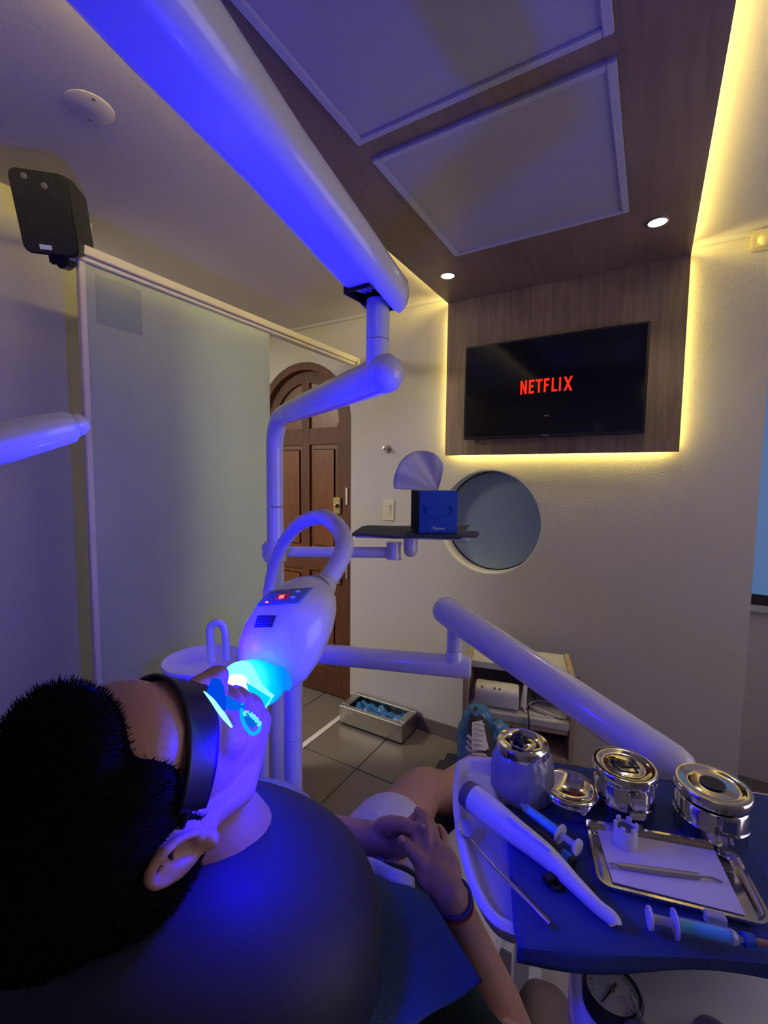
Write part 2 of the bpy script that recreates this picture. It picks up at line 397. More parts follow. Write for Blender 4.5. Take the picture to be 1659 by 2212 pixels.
# window in the recess at the right
wn = thing('window_2', 'blue lit frosted window beyond the wall corner at right', 'window', (.9, 2.6, .9)); del wn['category']; wn['kind'] = 'structure'
zb = OY(1640, 1284, 2.6).z; zt = OY(1656, 860, 2.6).z+.25
kid(MB().bounds((.36, 2.600, zb), (1.5, 2.612, zt)), 'pane', M['winblue'], wn, smooth=0)
kid(MB().bounds((.36, 2.585, zb-.045), (1.5, 2.618, zb)), 'window_frame', M['black'], wn, smooth=0)
kid(MB().bounds((.36, 2.56, zb-.075), (1.5, 2.618, zb-.046), bevel=.004), 'window_sill', M['wall'], wn, smooth=0)

# ------------------------------------------------------------------ soffit, wall panel, LED strips, light panels, downlights
X0, X1 = -.908, .090
sof = thing('wood_canopy', 'wood laminate panel folding from the ceiling down the wall behind the television', 'panel', (-.4, 2.1, 1.512))
sb = MB().bounds((X0, -.6, 2.262), (X1, FRONT+.018, 2.280))
so = sb.build('soffit_board', M['soffitwood'], None, smooth=0)
pans = [(1.081, 1.690), (.400, 1.020), (-.27, .34)]
cuts = [MB().bounds((-.695, a, 2.2), (-.101, b, 2.4)).build('cutter', M['wall'], smooth=0) for a, b in pans]
boolean(so, cuts); so.parent = sof; so.matrix_parent_inverse = BASE['wood_canopy'].inverted(); BASE[so.name] = Matrix.Identity(4)
kid(MB().bounds((X0, FRONT, 1.512), (X1, FRONT+.018, 2.2615)), 'wall_board', M['panelwood'], sof, smooth=0)
kid(MB().bounds((X0+.05, FRONT+.019, 1.56), (X1-.05, WY-.001, 2.28)), 'batten', M['cabdark'], sof, smooth=0)
for lo, hi in (((X0+.035, -.6, 2.284), (X0+.05, FRONT-.02, 2.300)), ((X1-.05, -.6, 2.284), (X1-.035, FRONT-.02, 2.300)),
               ((X0+.032, FRONT+.022, 1.545), (X0+.046, FRONT+.034, 2.25)), ((X1-.046, FRONT+.022, 1.545), (X1-.032, FRONT+.034, 2.25)),
               ((X0+.045, FRONT+.022, 1.532), (X1-.045, FRONT+.034, 1.546))):
    kid(MB().bounds(lo, hi), 'led_strip', M['led'], sof, smooth=0)
kid(MB().bounds((X0+.055, -.6, 2.2835), (X1-.055, FRONT, 2.309)), 'batten', M['cabdark'], sof, smooth=0)
for i, (a, b) in enumerate(pans[:2]):
    lp = thing('ceiling_light_panel', ['square white unlit light panel set in the canopy nearest the television', 'square white unlit light panel in the canopy, cut by the top of the photo'][i], 'light panel', (-.398, (a+b)/2, 2.262), None)
    f = MB()
    for lo, hi in (((-.694, a+.001, 2.252), (-.674, b-.001, 2.268)), ((-.122, a+.001, 2.252), (-.102, b-.001, 2.268)),
                   ((-.674, a+.001, 2.252), (-.122, a+.021, 2.268)), ((-.674, b-.021, 2.252), (-.122, b-.001, 2.268))): f.bounds(lo, hi, .002)
    kid(f, 'frame', M['panelframe'], lp, smooth=0)
    kid(MB().bounds((-.675, a+.020, 2.258), (-.121, b-.020, 2.266)), 'diffuser', M['lightpanel'], lp, smooth=0)
for i, (x, y) in enumerate(((-.788, 1.840), (-.023, 1.812))):
    d = thing('downlight', ['round recessed spotlight glowing at the left of the canopy', 'round recessed spotlight glowing at the right of the canopy'][i], 'spotlight', (x, y, 2.262))
    kid(MB().lathe([(.034, -.0005), (.034, -.004), (.029, -.006), (.027, -.004), (.027, -.0005)], (x, y, 2.262), 32), 'bezel', M['steelb'], d)
    kid(MB().lathe([(0, -.0045), (.0265, -.0045), (.0265, -.0015), (0, -.0015)], (x, y, 2.262), 32), 'lamp', M['spot'], d)

# ------------------------------------------------------------------ television
ty = 2.075
a = OY(1005, 750, ty); b = OY(1406, 691, ty); c = OY(1392, 936, ty)
tx0, tx1, tz0, tz1 = a.x, b.x, c.z, (a.z+b.z)/2
tv = thing('television', 'black flat television on the wood panel showing red lettering', 'television', ((tx0+tx1)/2, FRONT, tz0))
kid(MB().bounds((tx0, ty+.002, tz0), (tx1, ty+.030, tz1), bevel=.003), 'casing', M['black'], tv, smooth=0)
kid(MB().bounds((tx0+.009, ty, tz0+.014), (tx1-.009, ty+.003, tz1-.009)), 'screen', M['screen'], tv, smooth=0)
kid(MB().bounds((tx0+.25, ty+.031, tz0+.1), (tx1-.25, FRONT-.0005, tz1-.1)), 'wall_mount', M['black'], tv, smooth=0)
p0 = OY(1124, 853, ty); p1 = OY(1240, 813, ty)
LX0, LX1 = p0.x, p1.x; LH = OY(1124, 823, ty).z - p0.z; LZ = p0.z
W7 = (LX1-LX0)
def letters():
    m = MB(); y = ty-.001
    def quad(pts): m.prism([(LX0+W7*p[0], y, LZ+LH*(p[1])) for p in pts], (0, -.0008, 0))
    t = .036
    def bar(x0, x1, z0, z1): quad([(x0, z0), (x1, z0), (x1, z1), (x0, z1)])
    # N
    bar(.0, t, 0, 1); bar(.125-t, .125, .02, 1); quad([(0, 1), (t, 1), (.125, .02), (.125-t, .02)])
    bar(.165, .165+t, .03, 1); bar(.165+t, .27, .84, 1); bar(.165+t, .255, .46, .61); bar(.165+t, .27, .03, .18)
    bar(.295, .425, .84, 1); bar(.36-t/2, .36+t/2, .05, .84)
    bar(.455, .455+t, .05, 1); bar(.455+t, .555, .84, 1); bar(.455+t, .54, .46, .61)
    bar(.60, .60+t, .05, 1); bar(.60+t, .70, .04, .19)
    bar(.735, .735+t, .03, 1)
    quad([(.82, 1), (.862, 1), (.98, 0), (.938, .0)]); quad([(.938, 1), (.98, 1), (.862, .02), (.82, .02)])
    return m
kid(letters(), 'lettering', M['red'], tv, smooth=0)
lc = OY(1180, 902, ty)
kid(MB().tube([lc+Vector((.010*math.cos(t_), -.001, .010*math.sin(t_))) for t_ in [math.pi*(.15+.7*k/10) for k in range(11)]], .0009, 6), 'loading_arc', mat('dim_red', (.2, .02, .01), .5, emis=(1, .1, .05), estr=.35), tv)
bc = OY(1177, 939, ty)
kid(MB().box((bc.x, ty-.0005, tz0+.007), (.032, .002, .004)), 'badge', M['steelb'], tv, smooth=0)

# ------------------------------------------------------------------ arched door
door = thing('door_1', 'arched dark wood panelled door with brass locks', 'door', (DX, WY, 0)); del door['category']; door['kind'] = 'structure'
def arch(r, zs, x=DX, n=24, z0=.002): return [(x-r, z0), (x+r, z0)] + [(x+r*math.cos(a*math.pi/n), zs+r*math.sin(a*math.pi/n)) for a in range(n+1)]
def ring(ro, ri, y0, y1, m):
    A = arch(ro, DS)[1:] + [arch(ro, DS)[0]]; B = arch(ri, DS)[1:] + [arch(ri, DS)[0]]
    bm = m.bm; V = []
    for (x, z), (x2, z2) in zip(A, B): V.append([bm.verts.new((x, y0, z)), bm.verts.new((x, y1, z)), bm.verts.new((x2, y1, z2)), bm.verts.new((x2, y0, z2))])
    for i in range(len(V)-1):
        for k in range(4): bm.faces.new((V[i][k], V[i][(k+1) % 4], V[i+1][(k+1) % 4], V[i+1][k]))
    bm.faces.new(V[0]); bm.faces.new(V[-1])
    return m
kid(ring(DR-.001, DR-.045, WY+.004, WY+.09, MB()), 'door_frame', M['doorwood'], door, smooth=0)
kid(MB().prism([(x, WY+.055, z) for x, z in arch(DR-.047, DS, z0=.01)], (0, .03, 0)), 'leaf', M['doorpanel'], door, smooth=0)
st = MB(); yl = WY+.040; r_ = DR-.047; xl, xr = DX-r_, DX+r_
st.bounds((xr-.085, yl, .01), (xr, WY+.055, DS)); st.bounds((xl, yl, .01), (xl+.085, WY+.055, DS)); st.bounds((DX-.03, yl, .01), (DX+.03, WY+.055, DS+r_-.072))
kid(st, 'stile', M['doorwood'], door, smooth=0)
for z0, z1 in ((.01, .16), (.80, .93), (1.60, 1.70)):
    for xa, xb in ((xl+.086, DX-.031), (DX+.031, xr-.086)): kid(MB().bounds((xa, yl+.001, z0), (xb, WY+.055, z1)), 'rail', M['doorwood'], door, smooth=0)
for z0, z1 in ((.19, .77), (.96, 1.57)):
    for xa, xb in ((xl+.11, DX-.055), (DX+.055, xr-.11)): kid(MB().bounds((xa, yl+.006, z0), (xb, WY+.055, z1), bevel=.006), 'raised_panel', M['doorpanel'], door, smooth=0)
ar = MB()
for i in range(16):
    a0 = math.pi*i/16; a1 = math.pi*(i+1)/16
    q = [(DX+rr*math.cos(aa), yl, DS+rr*math.sin(aa)) for rr, aa in ((r_, a0), (r_, a1), (r_-.07, a1), (r_-.07, a0))]
    ar.prism(q, (0, .014, 0))
kid(ar, 'arch_rail', M['doorwood'], door, smooth=0)
for (px, py, h) in ((730, 1092, .10), (730, 1242, .11)):
    q = OY(px, py, yl); lk = kid(MB().bounds((q.x-.028, yl-.014, q.z-h/2), (q.x+.028, yl-.0005, q.z+h/2), bevel=.004), 'lock', M['brass'], door, smooth=0)
    kid(MB().lathe([(0, 0), (.012, 0), (.014, .008), (.010, .02), (0, .022)], (q.x, yl-.014, q.z), 20, Ry), 'cylinder_knob', M['brass'], lk)
for (px, py, h) in ((753, 1072, .10), (753, 1235, .09)):
    q = OY(px, py, WY); kid(MB().bounds((q.x-.022, WY-.002, q.z-h/2), (q.x-.006, WY+.003, q.z+h/2), bevel=.001), 'strike_plate', M['steelb'], door, smooth=0)

# ------------------------------------------------------------------ sliding partition and its rail
par = thing('sliding_glass_door', 'tall frosted green glass sliding door hanging from a cream rail', 'door', (-1.49, 1.1, 0.005))
kid(MB().bounds((-1.495, .735, .012), (-1.485, 1.489, 2.030)), 'glass_pane', M['frost'], par, smooth=0)
pp = kid(MB().bounds((-1.4848, .763, 1.862), (-1.4838, .906, 2.008)), 'square_patch', M['frostdark'], par, smooth=0); pp['label'] = 'darker square patch in the upper left corner'
kid(MB().bounds((-1.499, .716, .012), (-1.480, .7345, 2.030), bevel=.002), 'edge_profile', M['rail'], par, smooth=0)
rl = thing('door_rail', 'long cream double rail carrying the frosted sliding door to the far wall', 'rail', (-1.49, 1.4, 2.03))
kid(MB().bounds((-1.500, .70, 2.045), (-1.462, 2.150, 2.072), bevel=.002), 'upper_rail', M['rail'], rl, smooth=0)
kid(MB().bounds((-1.512, .70, 2.031), (-1.474, 2.150, 2.0445), bevel=.002), 'lower_rail', M['rail'], rl, smooth=0)
kid(MB().bounds((-1.515, 2.1505, 2.028), (-1.460, WY-.0005, 2.074)), 'end_bracket', M['rail'], rl, smooth=0)

# ------------------------------------------------------------------ wall fittings
q = OY(838, 970, WY)
hk = thing('wall_hook', 'small chrome octagonal hook on the wall above the light switch', 'hook', (q.x, WY, q.z))
kid(MB().lathe([(0, 0), (.022, 0), (.024, .006), (.016, .014), (0, .014)], (q.x, WY-.0005, q.z), 8, Ry), 'rosette', M['steel'], hk, smooth=20)
kid(MB().lathe([(0, .014), (.005, .014), (.005, .030), (.011, .036), (.010, .044), (0, .046)], (q.x, WY-.001, q.z), 20, Ry), 'peg', M['steel'], hk)
q = OY(840, 1102, WY)
sw = thing('light_switch', 'cream light switch on the wall beside the arched door', 'switch', (q.x, WY, q.z-.057))
kid(MB().box((q.x, WY-.004, q.z), (.072, .008, .116), bevel=.002), 'plate', M['switch'], sw, smooth=0)
kid(MB().box((q.x+.002, WY-.0105, q.z), (.030, .005, .066), Matrix.Rotation(.06, 3, 'X'), bevel=.0015), 'rocker', M['switch'], sw, smooth=0)
q = OY(1640, 520, WY)
sn = thing('motion_sensor', 'cream motion sensor high on the wall at the right edge', 'sensor', (q.x, WY, q.z-.03))
kid(MB().box((q.x+.010, WY-.014, q.z-.006), (.070, .028, .062), bevel=.004), 'housing', M['pale'], sn, smooth=0)
kid(MB().ell((q.x+.014, WY-.028, q.z-.010), (.024, .018, .022)), 'lens', M['pale'], sn)
sc_ = thing('ceiling_cover_plate', 'round flat white cover plate on the ceiling at upper left', 'cover plate', (-1.245, .643, CZ))
kid(MB().lathe([(0, -.0005), (.053, -.0005), (.053, -.002), (.050, -.003), (0, -.0035)], (-1.245, .643, CZ), 48), 'plate', M['ceil'], sc_)
for dx, dy in ((.038, -.010), (-.036, .018)): kid(MB().lathe([(0, -.0045), (.004, -.0045), (.004, -.0025), (0, -.004)], (-1.245+dx, .643+dy, CZ), 12), 'screw', M['greyprint'], sc_)

# speaker
def wbox(corners_front, depthv, mbq):   # prism from four points
    mbq.prism(corners_front, depthv); return mbq
sf = Vector((-1.60, .70, 2.13)); nf = Vector((.93, -.28, -.22)).normalized()
Rs = axes((0, 0, 1), (1, 0, 0))
xs = Vector((0, 0, 1)).cross(nf).normalized(); us = nf.cross(xs)
fc = [P(28, 362, 1.20), P(160, 385, 1.27), P(168, 575, 1.27), P(26, 530, 1.20)]
cc = sum(fc, Vector())/4
nf = (fc[1]-fc[0]).cross(fc[3]-fc[0]).normalized()
nf = ((CAM-cc).normalized() - RX*.40 + UP*.10).normalized()
uu = (UP*.97+RX*.02); uu = (uu-nf*uu.dot(nf)).normalized(); ss = uu.cross(nf).normalized()
SW, SH = .142, .198
spk = thing('wall_speaker', 'small black speaker mounted high on the left wall', 'speaker', (-1.80, cc.y, cc.z-.1))
def rrect(c, s_, u_, w_, h_, r, n=5):
    out = []
    for qx, qy, a0 in ((1, 1, 0), (-1, 1, 90), (-1, -1, 180), (1, -1, 270)):
        for k in range(n+1):
            a = math.radians(a0+90*k/n); out.append(c + s_*(qx*(w_/2-r)+r*math.cos(a)) + u_*(qy*(h_/2-r)+r*math.sin(a)))
    return out
R0 = rrect(cc, ss, uu, SW, SH, .022); R1 = rrect(cc-nf*.05, ss, uu, SW, SH, .022); R2 = rrect(cc-nf*.15, ss, uu, SW*.80, SH*.78, .02)
m = MB(); rings = [[m.bm.verts.new(p) for p in r] for r in (R0, R1, R2)]
for i in range(2):
    n = len(R0)
    for j in range(n): m.bm.faces.new((rings[i][j], rings[i][(j+1) % n], rings[i+1][(j+1) % n], rings[i+1][j]))
m.bm.faces.new(rings[0]); m.bm.faces.new(rings[2])
kid(m, 'cabinet', M['black'], spk, smooth=30)
kid(MB().prism(rrect(cc+nf*.001, ss, uu, SW-.010, SH-.010, .02), nf*.008), 'grille', M['grille'], spk, smooth=30)
sg = 1 if ss.dot(RX) > 0 else -1
bd = cc+nf*.0095-uu*.080+ss*sg*(-.010)
kid(MB().prism(rrect(bd, ss, uu, .030, .012, .001, 2), nf*.0015), 'badge', M['print'], spk, smooth=0)
for k, (dx, dy) in enumerate(((-.030, .082), (.015, .066))):
    cq = cc+nf*.0095+ss*sg*dx+uu*dy; kid(MB().lathe([(0, 0), (.008, 0), (.006, .002), (0, .0025)], cq, 16, axes(nf)), 'screw_cap', M['greyprint'], spk)
br = MB(); bp = cc-uu*(SH/2-.01)-nf*.04
br.box(bp-uu*.016, (.05, .03, .035), axes(uu, ss), .004); br.tube([bp-uu*.03, bp-uu*.035-nf*.04, bp-uu*.020-nf*.10], .013, 12)
bq = cc-nf*.12; br.tube([bq, Vector((-1.8005, bq.y+.12, bq.z+.02))], .012, 12); br.lathe([(0, 0), (.03, 0), (.03, .006), (0, .006)], (-1.8005, bq.y+.12, bq.z+.02), 20, axes((1, 0, 0), (0, 1, 0)))
kid(br, 'bracket', M['black'], spk)

# ------------------------------------------------------------------ shoe cover dispenser by the door
dx0, dx1, dy0, dy1, dh = -1.452, -1.052, 1.975, 2.155, .10
dsp = thing('shoe_cover_dispenser', 'low silver box dispenser full of blue shoe covers on the floor by the door', 'dispenser', ((dx0+dx1)/2, (dy0+dy1)/2, 0))
kid(MB().bounds((dx0+.006, dy0+.006, 0.0005), (dx1-.006, dy1-.006, .016), bevel=.003), 'base', M['black'], dsp, smooth=0)
bx = MB()
for lo, hi in (((dx0, dy0, .016), (dx1, dy0+.008, dh)), ((dx0, dy1-.008, .016), (dx1, dy1, dh)), ((dx0, dy0+.008, .016), (dx0+.008, dy1-.008, dh)), ((dx1-.008, dy0+.008, .016), (dx1, dy1-.008, dh)), ((dx0+.008, dy0+.008, .016), (dx1-.008, dy1-.008, .022))): bx.bounds(lo, hi)
kid(bx, 'body', M['steelb'], dsp, smooth=0)
rm = MB()
for lo, hi in (((dx0-.004, dy0-.004, dh), (dx1+.004, dy0+.026, dh+.014)), ((dx0-.004, dy1-.026, dh), (dx1+.004, dy1+.004, dh+.014)), ((dx0-.004, dy0+.026, dh), (dx0+.040, dy1-.026, dh+.014)), ((dx1-.040, dy0+.026, dh), (dx1+.004, dy1-.026, dh+.014))): rm.bounds(lo, hi, .004)
kid(rm, 'rim', M['steelb'], dsp, smooth=0)
for x in (dx0+.03, dx1-.03):
    for y in (dy0+.014, dy1-.014): kid(MB().lathe([(0, .006), (.007, .005), (.008, 0)], (x, y, dh+.0142), 12), 'corner_pin', M['steel'], dsp)
def cf(u, v):
    x = lerp(dx0+.041, dx1-.041, u); y = lerp(dy0+.027, dy1-.027, v)
    return Vector((x, y, dh-.022+.016*math.sin(11*u+3*v)*math.cos(9*v-4*u)+.008*math.sin(29*u)))
cs = solo(MB().grid(cf, 40, 16), 'shoe_covers', M['coverdeep'], 'blue plastic shoe covers packed inside the silver dispenser', 'shoe covers', thick=.002); cs['kind'] = 'stuff'

# ------------------------------------------------------------------ side cabinet under the wall
ce = Vector((.97, .24, 0)).normalized(); cn = Vector((-ce.y, ce.x, 0))
cfr = Vector((-.205, 1.80, 0))       # front right corner
CW, CD, CH = .430, .300, .623
Rc = Matrix((ce, cn, Vector((0, 0, 1)))).transposed()
def cb(u0, v0, z0, u1, v1, z1, mb, bev=.002):   # u leftwards from the right corner, v backwards
    c = cfr - ce*((u0+u1)/2) + cn*((v0+v1)/2) + Vector((0, 0, (z0+z1)/2)); return mb.box(c, (abs(u1-u0), abs(v1-v0), abs(z1-z0)), Rc, bev)
cab = thing('side_cabinet', 'low open cabinet with light wood sides and marble shelves against the wall', 'cabinet', cfr-ce*CW/2+cn*CD/2)
kid(cb(0, 0, .03, .02, CD, CH, MB()), 'side_panel', M['oak'], cab, smooth=0)
kid(cb(CW-.02, 0, .03, CW, CD, CH, MB()), 'side_panel', M['oak'], cab, smooth=0)
kid(cb(.0205, .006+.10, CH-.034, CW-.0205, CD, CH-.006, MB()), 'top_board', M['marble'], cab, smooth=0)
SZ = .455
kid(cb(.0205, .0, SZ-.028, CW-.0205, CD-.011, SZ, MB()), 'shelf', M['marble'], cab, smooth=0)
kid(cb(.0205, .008, SZ-.052, CW-.0205, .03, SZ-.029, MB()), 'shelf_rail', M['oak'], cab, smooth=0)
kid(cb(.0205, 0, .29, CW-.0205, CD-.011, .31, MB()), 'shelf', M['oak'], cab, smooth=0)
kid(cb(.0205, 0, .03, CW-.0205, CD-.011, .05, MB()), 'bottom_board', M['oak'], cab, smooth=0)
kid(cb(.0205, CD-.010, .03, CW-.0205, CD, CH-.035, MB()), 'back_board', M['cabdark'], cab, smooth=0)
for u in (.04, CW-.04):
    for v in (.03, CD-.03):
        kid(MB().lathe([(0, 0.001), (.015, 0.001), (.015, .0295), (0, .0295)], cfr-ce*u+cn*v, 14), 'foot', M['black'], cab)
h0 = cfr+ce*.0005+cn*.04+Vector((0, 0, .585)); 
kid(MB().tube([h0+cn*.0, h0+ce*.030, h0+ce*.030+cn*.11, h0+cn*.11], .0035, 10), 'handle', M['steelb'], cab)
# ultrasonic scaler on the shelf
dc = OZ(1074, 1500, SZ+.0455); dc.z = SZ+.0465
sca = thing('scaler_unit', 'white rounded ultrasonic device with small knobs lying on the cabinet shelf', 'dental device', dc-Vector((0, 0, .05)))
Rd = axes((0, 0, 1), ce)
m = MB(); nn = 28
ringsd = []
for (t_, s__) in ((-.088, .86), (-.08, 1), (.075, 1), (.086, .9)):
    ringsd.append([m.bm.verts.new(dc + ce*t_ + cn*(math.copysign(abs(math.cos(2*math.pi*j/nn))**.6, math.cos(2*math.pi*j/nn))*.048*s__) + Vector((0, 0, math.copysign(abs(math.sin(2*math.pi*j/nn))**.6, math.sin(2*math.pi*j/nn))*.045*s__))) for j in range(nn)])
for i in range(3):
    for j in range(nn): m.bm.faces.new((ringsd[i][j], ringsd[i][(j+1) % nn], ringsd[i+1][(j+1) % nn], ringsd[i+1][j]))
m.bm.faces.new(ringsd[0]); m.bm.faces.new(ringsd[-1])
kid(m, 'housing', M['device'], sca, smooth=50)
upd = (Vector((0, 0, 1))*.75 - cn*.66).normalized()
for k, t_ in enumerate((-.060, -.010, .010)): kid(MB().lathe([(0, 0), (.006, 0), (.005, .004), (0, .005)], dc+ce*t_+upd*.0515, 14, axes(upd)), 'knob', M['greyprint'], sca)
kid(MB().box(dc+ce*.045+upd*.0515, (.045, .002, .0008), axes(upd, ce)), 'printed_line', M['greyprint'], sca, smooth=0)
hp = dc+ce*.108+Vector((0, 0, .012))
kid(MB().tube([hp+Vector((0, -.01, -.045)), hp, hp+Vector((0, .02, .045))], [.012, .010, .008], 16), 'handpiece', M['device'], sca)
cpts = [hp+Vector((0, -.01, -.045)), dc+ce*.12-cn*.03-Vector((0, 0, .044)), dc+ce*.18-cn*.045-Vector((0, 0, .044)), dc+ce*.25-cn*.01-Vector((0, 0, .044)), dc+ce*.24+cn*.07-Vector((0, 0, .043)),
        dc+ce*.17+cn*.08-Vector((0, 0, .040)), dc+ce*.13+cn*.02-Vector((0, 0, .036)), dc+ce*.19-cn*.025-Vector((0, 0, .034)), dc+ce*.262-cn*.035-Vector((0, 0, .042)), dc+ce*.27+cn*.02-Vector((0, 0, .043))]
kid(MB().tube(bez(cpts, 10), .0045, 10), 'hose', M['tubewhite'], sca)
bk = thing('black_cable', 'black power cable looping over the cabinet shelf and below', 'cable', cfr-ce*.2+cn*.05+Vector((0, 0, .05)))
s0 = cfr-ce*.17+cn*.1+Vector((0, 0, SZ+.004))
kid(MB().tube(bez([s0+cn*.12+ce*.02, s0+cn*.05+ce*.03, s0-cn*.02, s0-cn*.105+Vector((0, 0, .001)), s0-cn*.108-Vector((0, 0, .05)), s0-cn*.06-ce*.03-Vector((0, 0, .09))], 8), .003, 8), 'shelf_loop', M['black'], bk)
s1 = cfr-ce*.15+cn*.12+Vector((0, 0, .314))
for k in range(3):
    kid(MB().tube(bez([s1+ce*(.055*math.cos(t_)-.03*k)+cn*(.07*math.sin(t_))+Vector((0, 0, .004+.008*k+(.025 if k == 1 else .012)*(1+math.sin(t_+k)))) for t_ in [2*math.pi*i/10 for i in range(11)]], 5), .003, 8), 'coil', M['black'], bk)

# ------------------------------------------------------------------ operating light: pole, bent arm, spring arm
pole_b = P(595, 1200, 1.38)
ol = thing('operating_light', 'white dental operating light whose long arm crosses overhead to the upper left', 'dental light', (pole_b.x, pole_b.y, 0.0))
px_, py_ = pole_b.x, pole_b.y
bend = P(604, 905, 1.36); bend = Vector((px_, py_, bend.z))
J = P(832, 803, .75); J.z = bend.z
seam = OX(595, 1093, px_).z
seam = 1.4 + ray(595, 1093).z*1.38
kid(MB().rtube((px_, py_, .02), (px_, py_, seam-.0008), .0255, e=.1), 'lower_pole', M['white'], ol)
d = (J-bend).normalized()
c0 = Vector((px_, py_, bend.z-.11)); c1 = bend+d*.11
bb = [c0*(1-t)**2+bend*2*t*(1-t)+c1*t*t for t in [i/10 for i in range(11)]]
kid(MB().tube([Vector((px_, py_, seam+.0008))]+bb+[bend+d*.3, J-d*.004], [.0250]*3+[.0262]*9+[.030, .0322], 28), 'bent_arm', M['white'], ol)
kid(MB().ell(J, (.0325, .0325, .0325), n=28), 'elbow_joint', M['white'], ol)
pt = P(812, 628, .745); PB = Vector((J.x+.0, J.y, J.z+.02)) - rgt*.013
pt = Vector((PB.x, PB.y, pt.z))
sm = 1.4 + ray(811, 737).z*.75
kid(MB().tube([PB-Vector((0, 0, .01)), Vector((PB.x, PB.y, sm-.0006))], .0195, 28), 'post_sleeve', M['white'], ol)
kid(MB().tube([Vector((PB.x, PB.y, sm+.0006)), Vector((PB.x, PB.y, P(846, 652, .76).z-.006))], .0195, 28), 'post', M['white'], ol)
# spring arm, rounded box section, from over the post towards the upper left
aE = P(846, 652, .76); aM = P(590, 335, .54); aS = P(350, 40, .385); aX = P(190, -150, .34)
def section(c, tdir, w_, h_, n=7):
    tdir = tdir.normalized(); s_ = tdir.cross(Vector((0, 0, 1))).normalized(); u_ = s_.cross(tdir); return rrect(c, s_, u_, w_, h_, min(w_, h_)*.42, n)
tr = (aE-aM).normalized()
spec = [(aE+tr*.012, .030, .026), (aE+tr*.004, .062, .05), (aE-tr*.016, .082, .060), (lerp(aE, aM, .5), .088, .064), (aM, .092, .066), (lerp(aM, aS, .5), .095, .068), (aS, .098, .070), (aX, .10, .070)]
cs_ = [s_[0] for s_ in spec]; m = MB(); rings = []
for i, (c, w_, h_) in enumerate(spec):
    td = cs_[min(len(cs_)-1, i+1)]-cs_[max(0, i-1)]
    rings.append([m.bm.verts.new(p) for p in section(c, -td, w_, h_)])
n = len(rings[0])
for i in range(len(rings)-1):
    for j in range(n): m.bm.faces.new((rings[i][j], rings[i][(j+1) % n], rings[i+1][(j+1) % n], rings[i+1][j]))
m.bm.faces.new(rings[0]); m.bm.faces.new(rings[-1])
sa = m.build('spring_arm', M['white'], None, smooth=50)
sl_c = pt + Vector((0, 0, .0)) ; 
sdir = Vector((tr.x, tr.y, 0)).normalized()
sside = sdir.cross(Vector((0, 0, 1)))
Rsl = Matrix((sdir, sside, Vector((0, 0, 1)))).transposed()
zlow = aE.z-.034
slotc = Vector((PB.x, PB.y, aE.z)) - sdir*.008
bpy.context.view_layer.update()
from mathutils.bvhtree import BVHTree
bva = BVHTree.FromObject(sa, bpy.context.evaluated_depsgraph_get())
zbot = min([h_[0].z for h_ in [bva.ray_cast(Vector((PB.x, PB.y, aE.z-.3))+sdir*k_, Vector((0, 0, 1))) for k_ in (-.05, 0, .03)] if h_[0] is not None] or [aE.z-.03])
slotc.z = zbot+.026
cutter = MB().box(slotc-Vector((0, 0, .025)), (.102, .052, .102), Rsl, .004).build('cutter', M['wall'], smooth=0)
boolean(sa, [cutter])
for p_ in sa.data.polygons: p_.use_smooth = True
try: sa.data.set_sharp_from_angle(angle=math.radians(35))
except Exception: pass
sa.parent = ol; sa.matrix_parent_inverse = BASE['operating_light'].inverted(); BASE[sa.name] = Matrix.Identity(4)
ln = MB(); ln.box(slotc+Vector((0, 0, .023)), (.100, .050, .004), Rsl)
for s_ in (-1, 1): ln.box(slotc+sside*(.0248*s_)+Vector((0, 0, .004)), (.100, .0016, .034), Rsl); ln.box(slotc+sdir*(.0495*s_)+Vector((0, 0, .004)), (.0016, .048, .034), Rsl)
kid(ln, 'slot_lining', M['black'], sa, smooth=0)
for k in (-1, 0, 1):
    a_ = slotc - sdir*.046 + sside*(.011*k)+Vector((0, 0, -.006)); kid(MB().tube([a_, a_+sdir*.034+Vector((0, 0, .006))], .0028, 8), 'linkage', M['white'], sa)
# drop to the lamp head left of the camera, its handle in view
aQ = P(120, -240, .34)
hdl0 = P(165, 918, .50); hdl1 = P(-120, 985, .44)
lhc = P(-420, 900, .44)
kid(MB().tube(bez([aX, aQ, P(-260, 200, .40), P(-420, 620, .44), lhc], 8), .014, 14), 'yoke', M['white'], ol)
kid(MB().tube([hdl0, lerp(hdl0, hdl1, .06), lerp(hdl0, hdl1, .5), hdl1, lhc], [.012, .0175, .021, .024, .026], 28, flat=None), 'handle', M['white'], ol)
kid(MB().ell(hdl0, (.0125, .0125, .0125)), 'handle_tip', M['white'], ol)
kid(MB().ell(lhc+CV(-.05, 0, 0), (.09, .09, .03)), 'lamp_head', M['white'], ol)

# ------------------------------------------------------------------ swing tray with tissue box
clz = 1.4 + ray(596, 1190).z*1.38
st = thing('swing_tray', 'small side tray on a white bar clamped to the pole', 'tray', (px_, py_, clz))
kid(MB().tube([Vector((px_, py_, clz-.030)), Vector((px_, py_, clz+.030))], .033, 24), 'clamp', M['white'], st)
kid(MB().box(P(575, 1190, 1.38), (.020, .024, .044), bevel=.004), 'clamp_lock', M['white'], st, smooth=0)
e0 = P(622, 1190, 1.37); e1 = P(838, 1190, 1.37); e0.z = e1.z = clz
kid(MB().tube([e0, e1], .0168, 22), 'support_bar', M['white'], st)
kid(MB().tube([P(850, 1172, 1.36), P(850, 1207, 1.36)], .022, 22), 'pivot', M['white'], st)
kid(MB().box(P(852, 1173, 1.36), (.044, .034, .006), Matrix.Rotation(YAW, 3, 'Z'), .001), 'pivot_plate', M['white'], st, smooth=0)
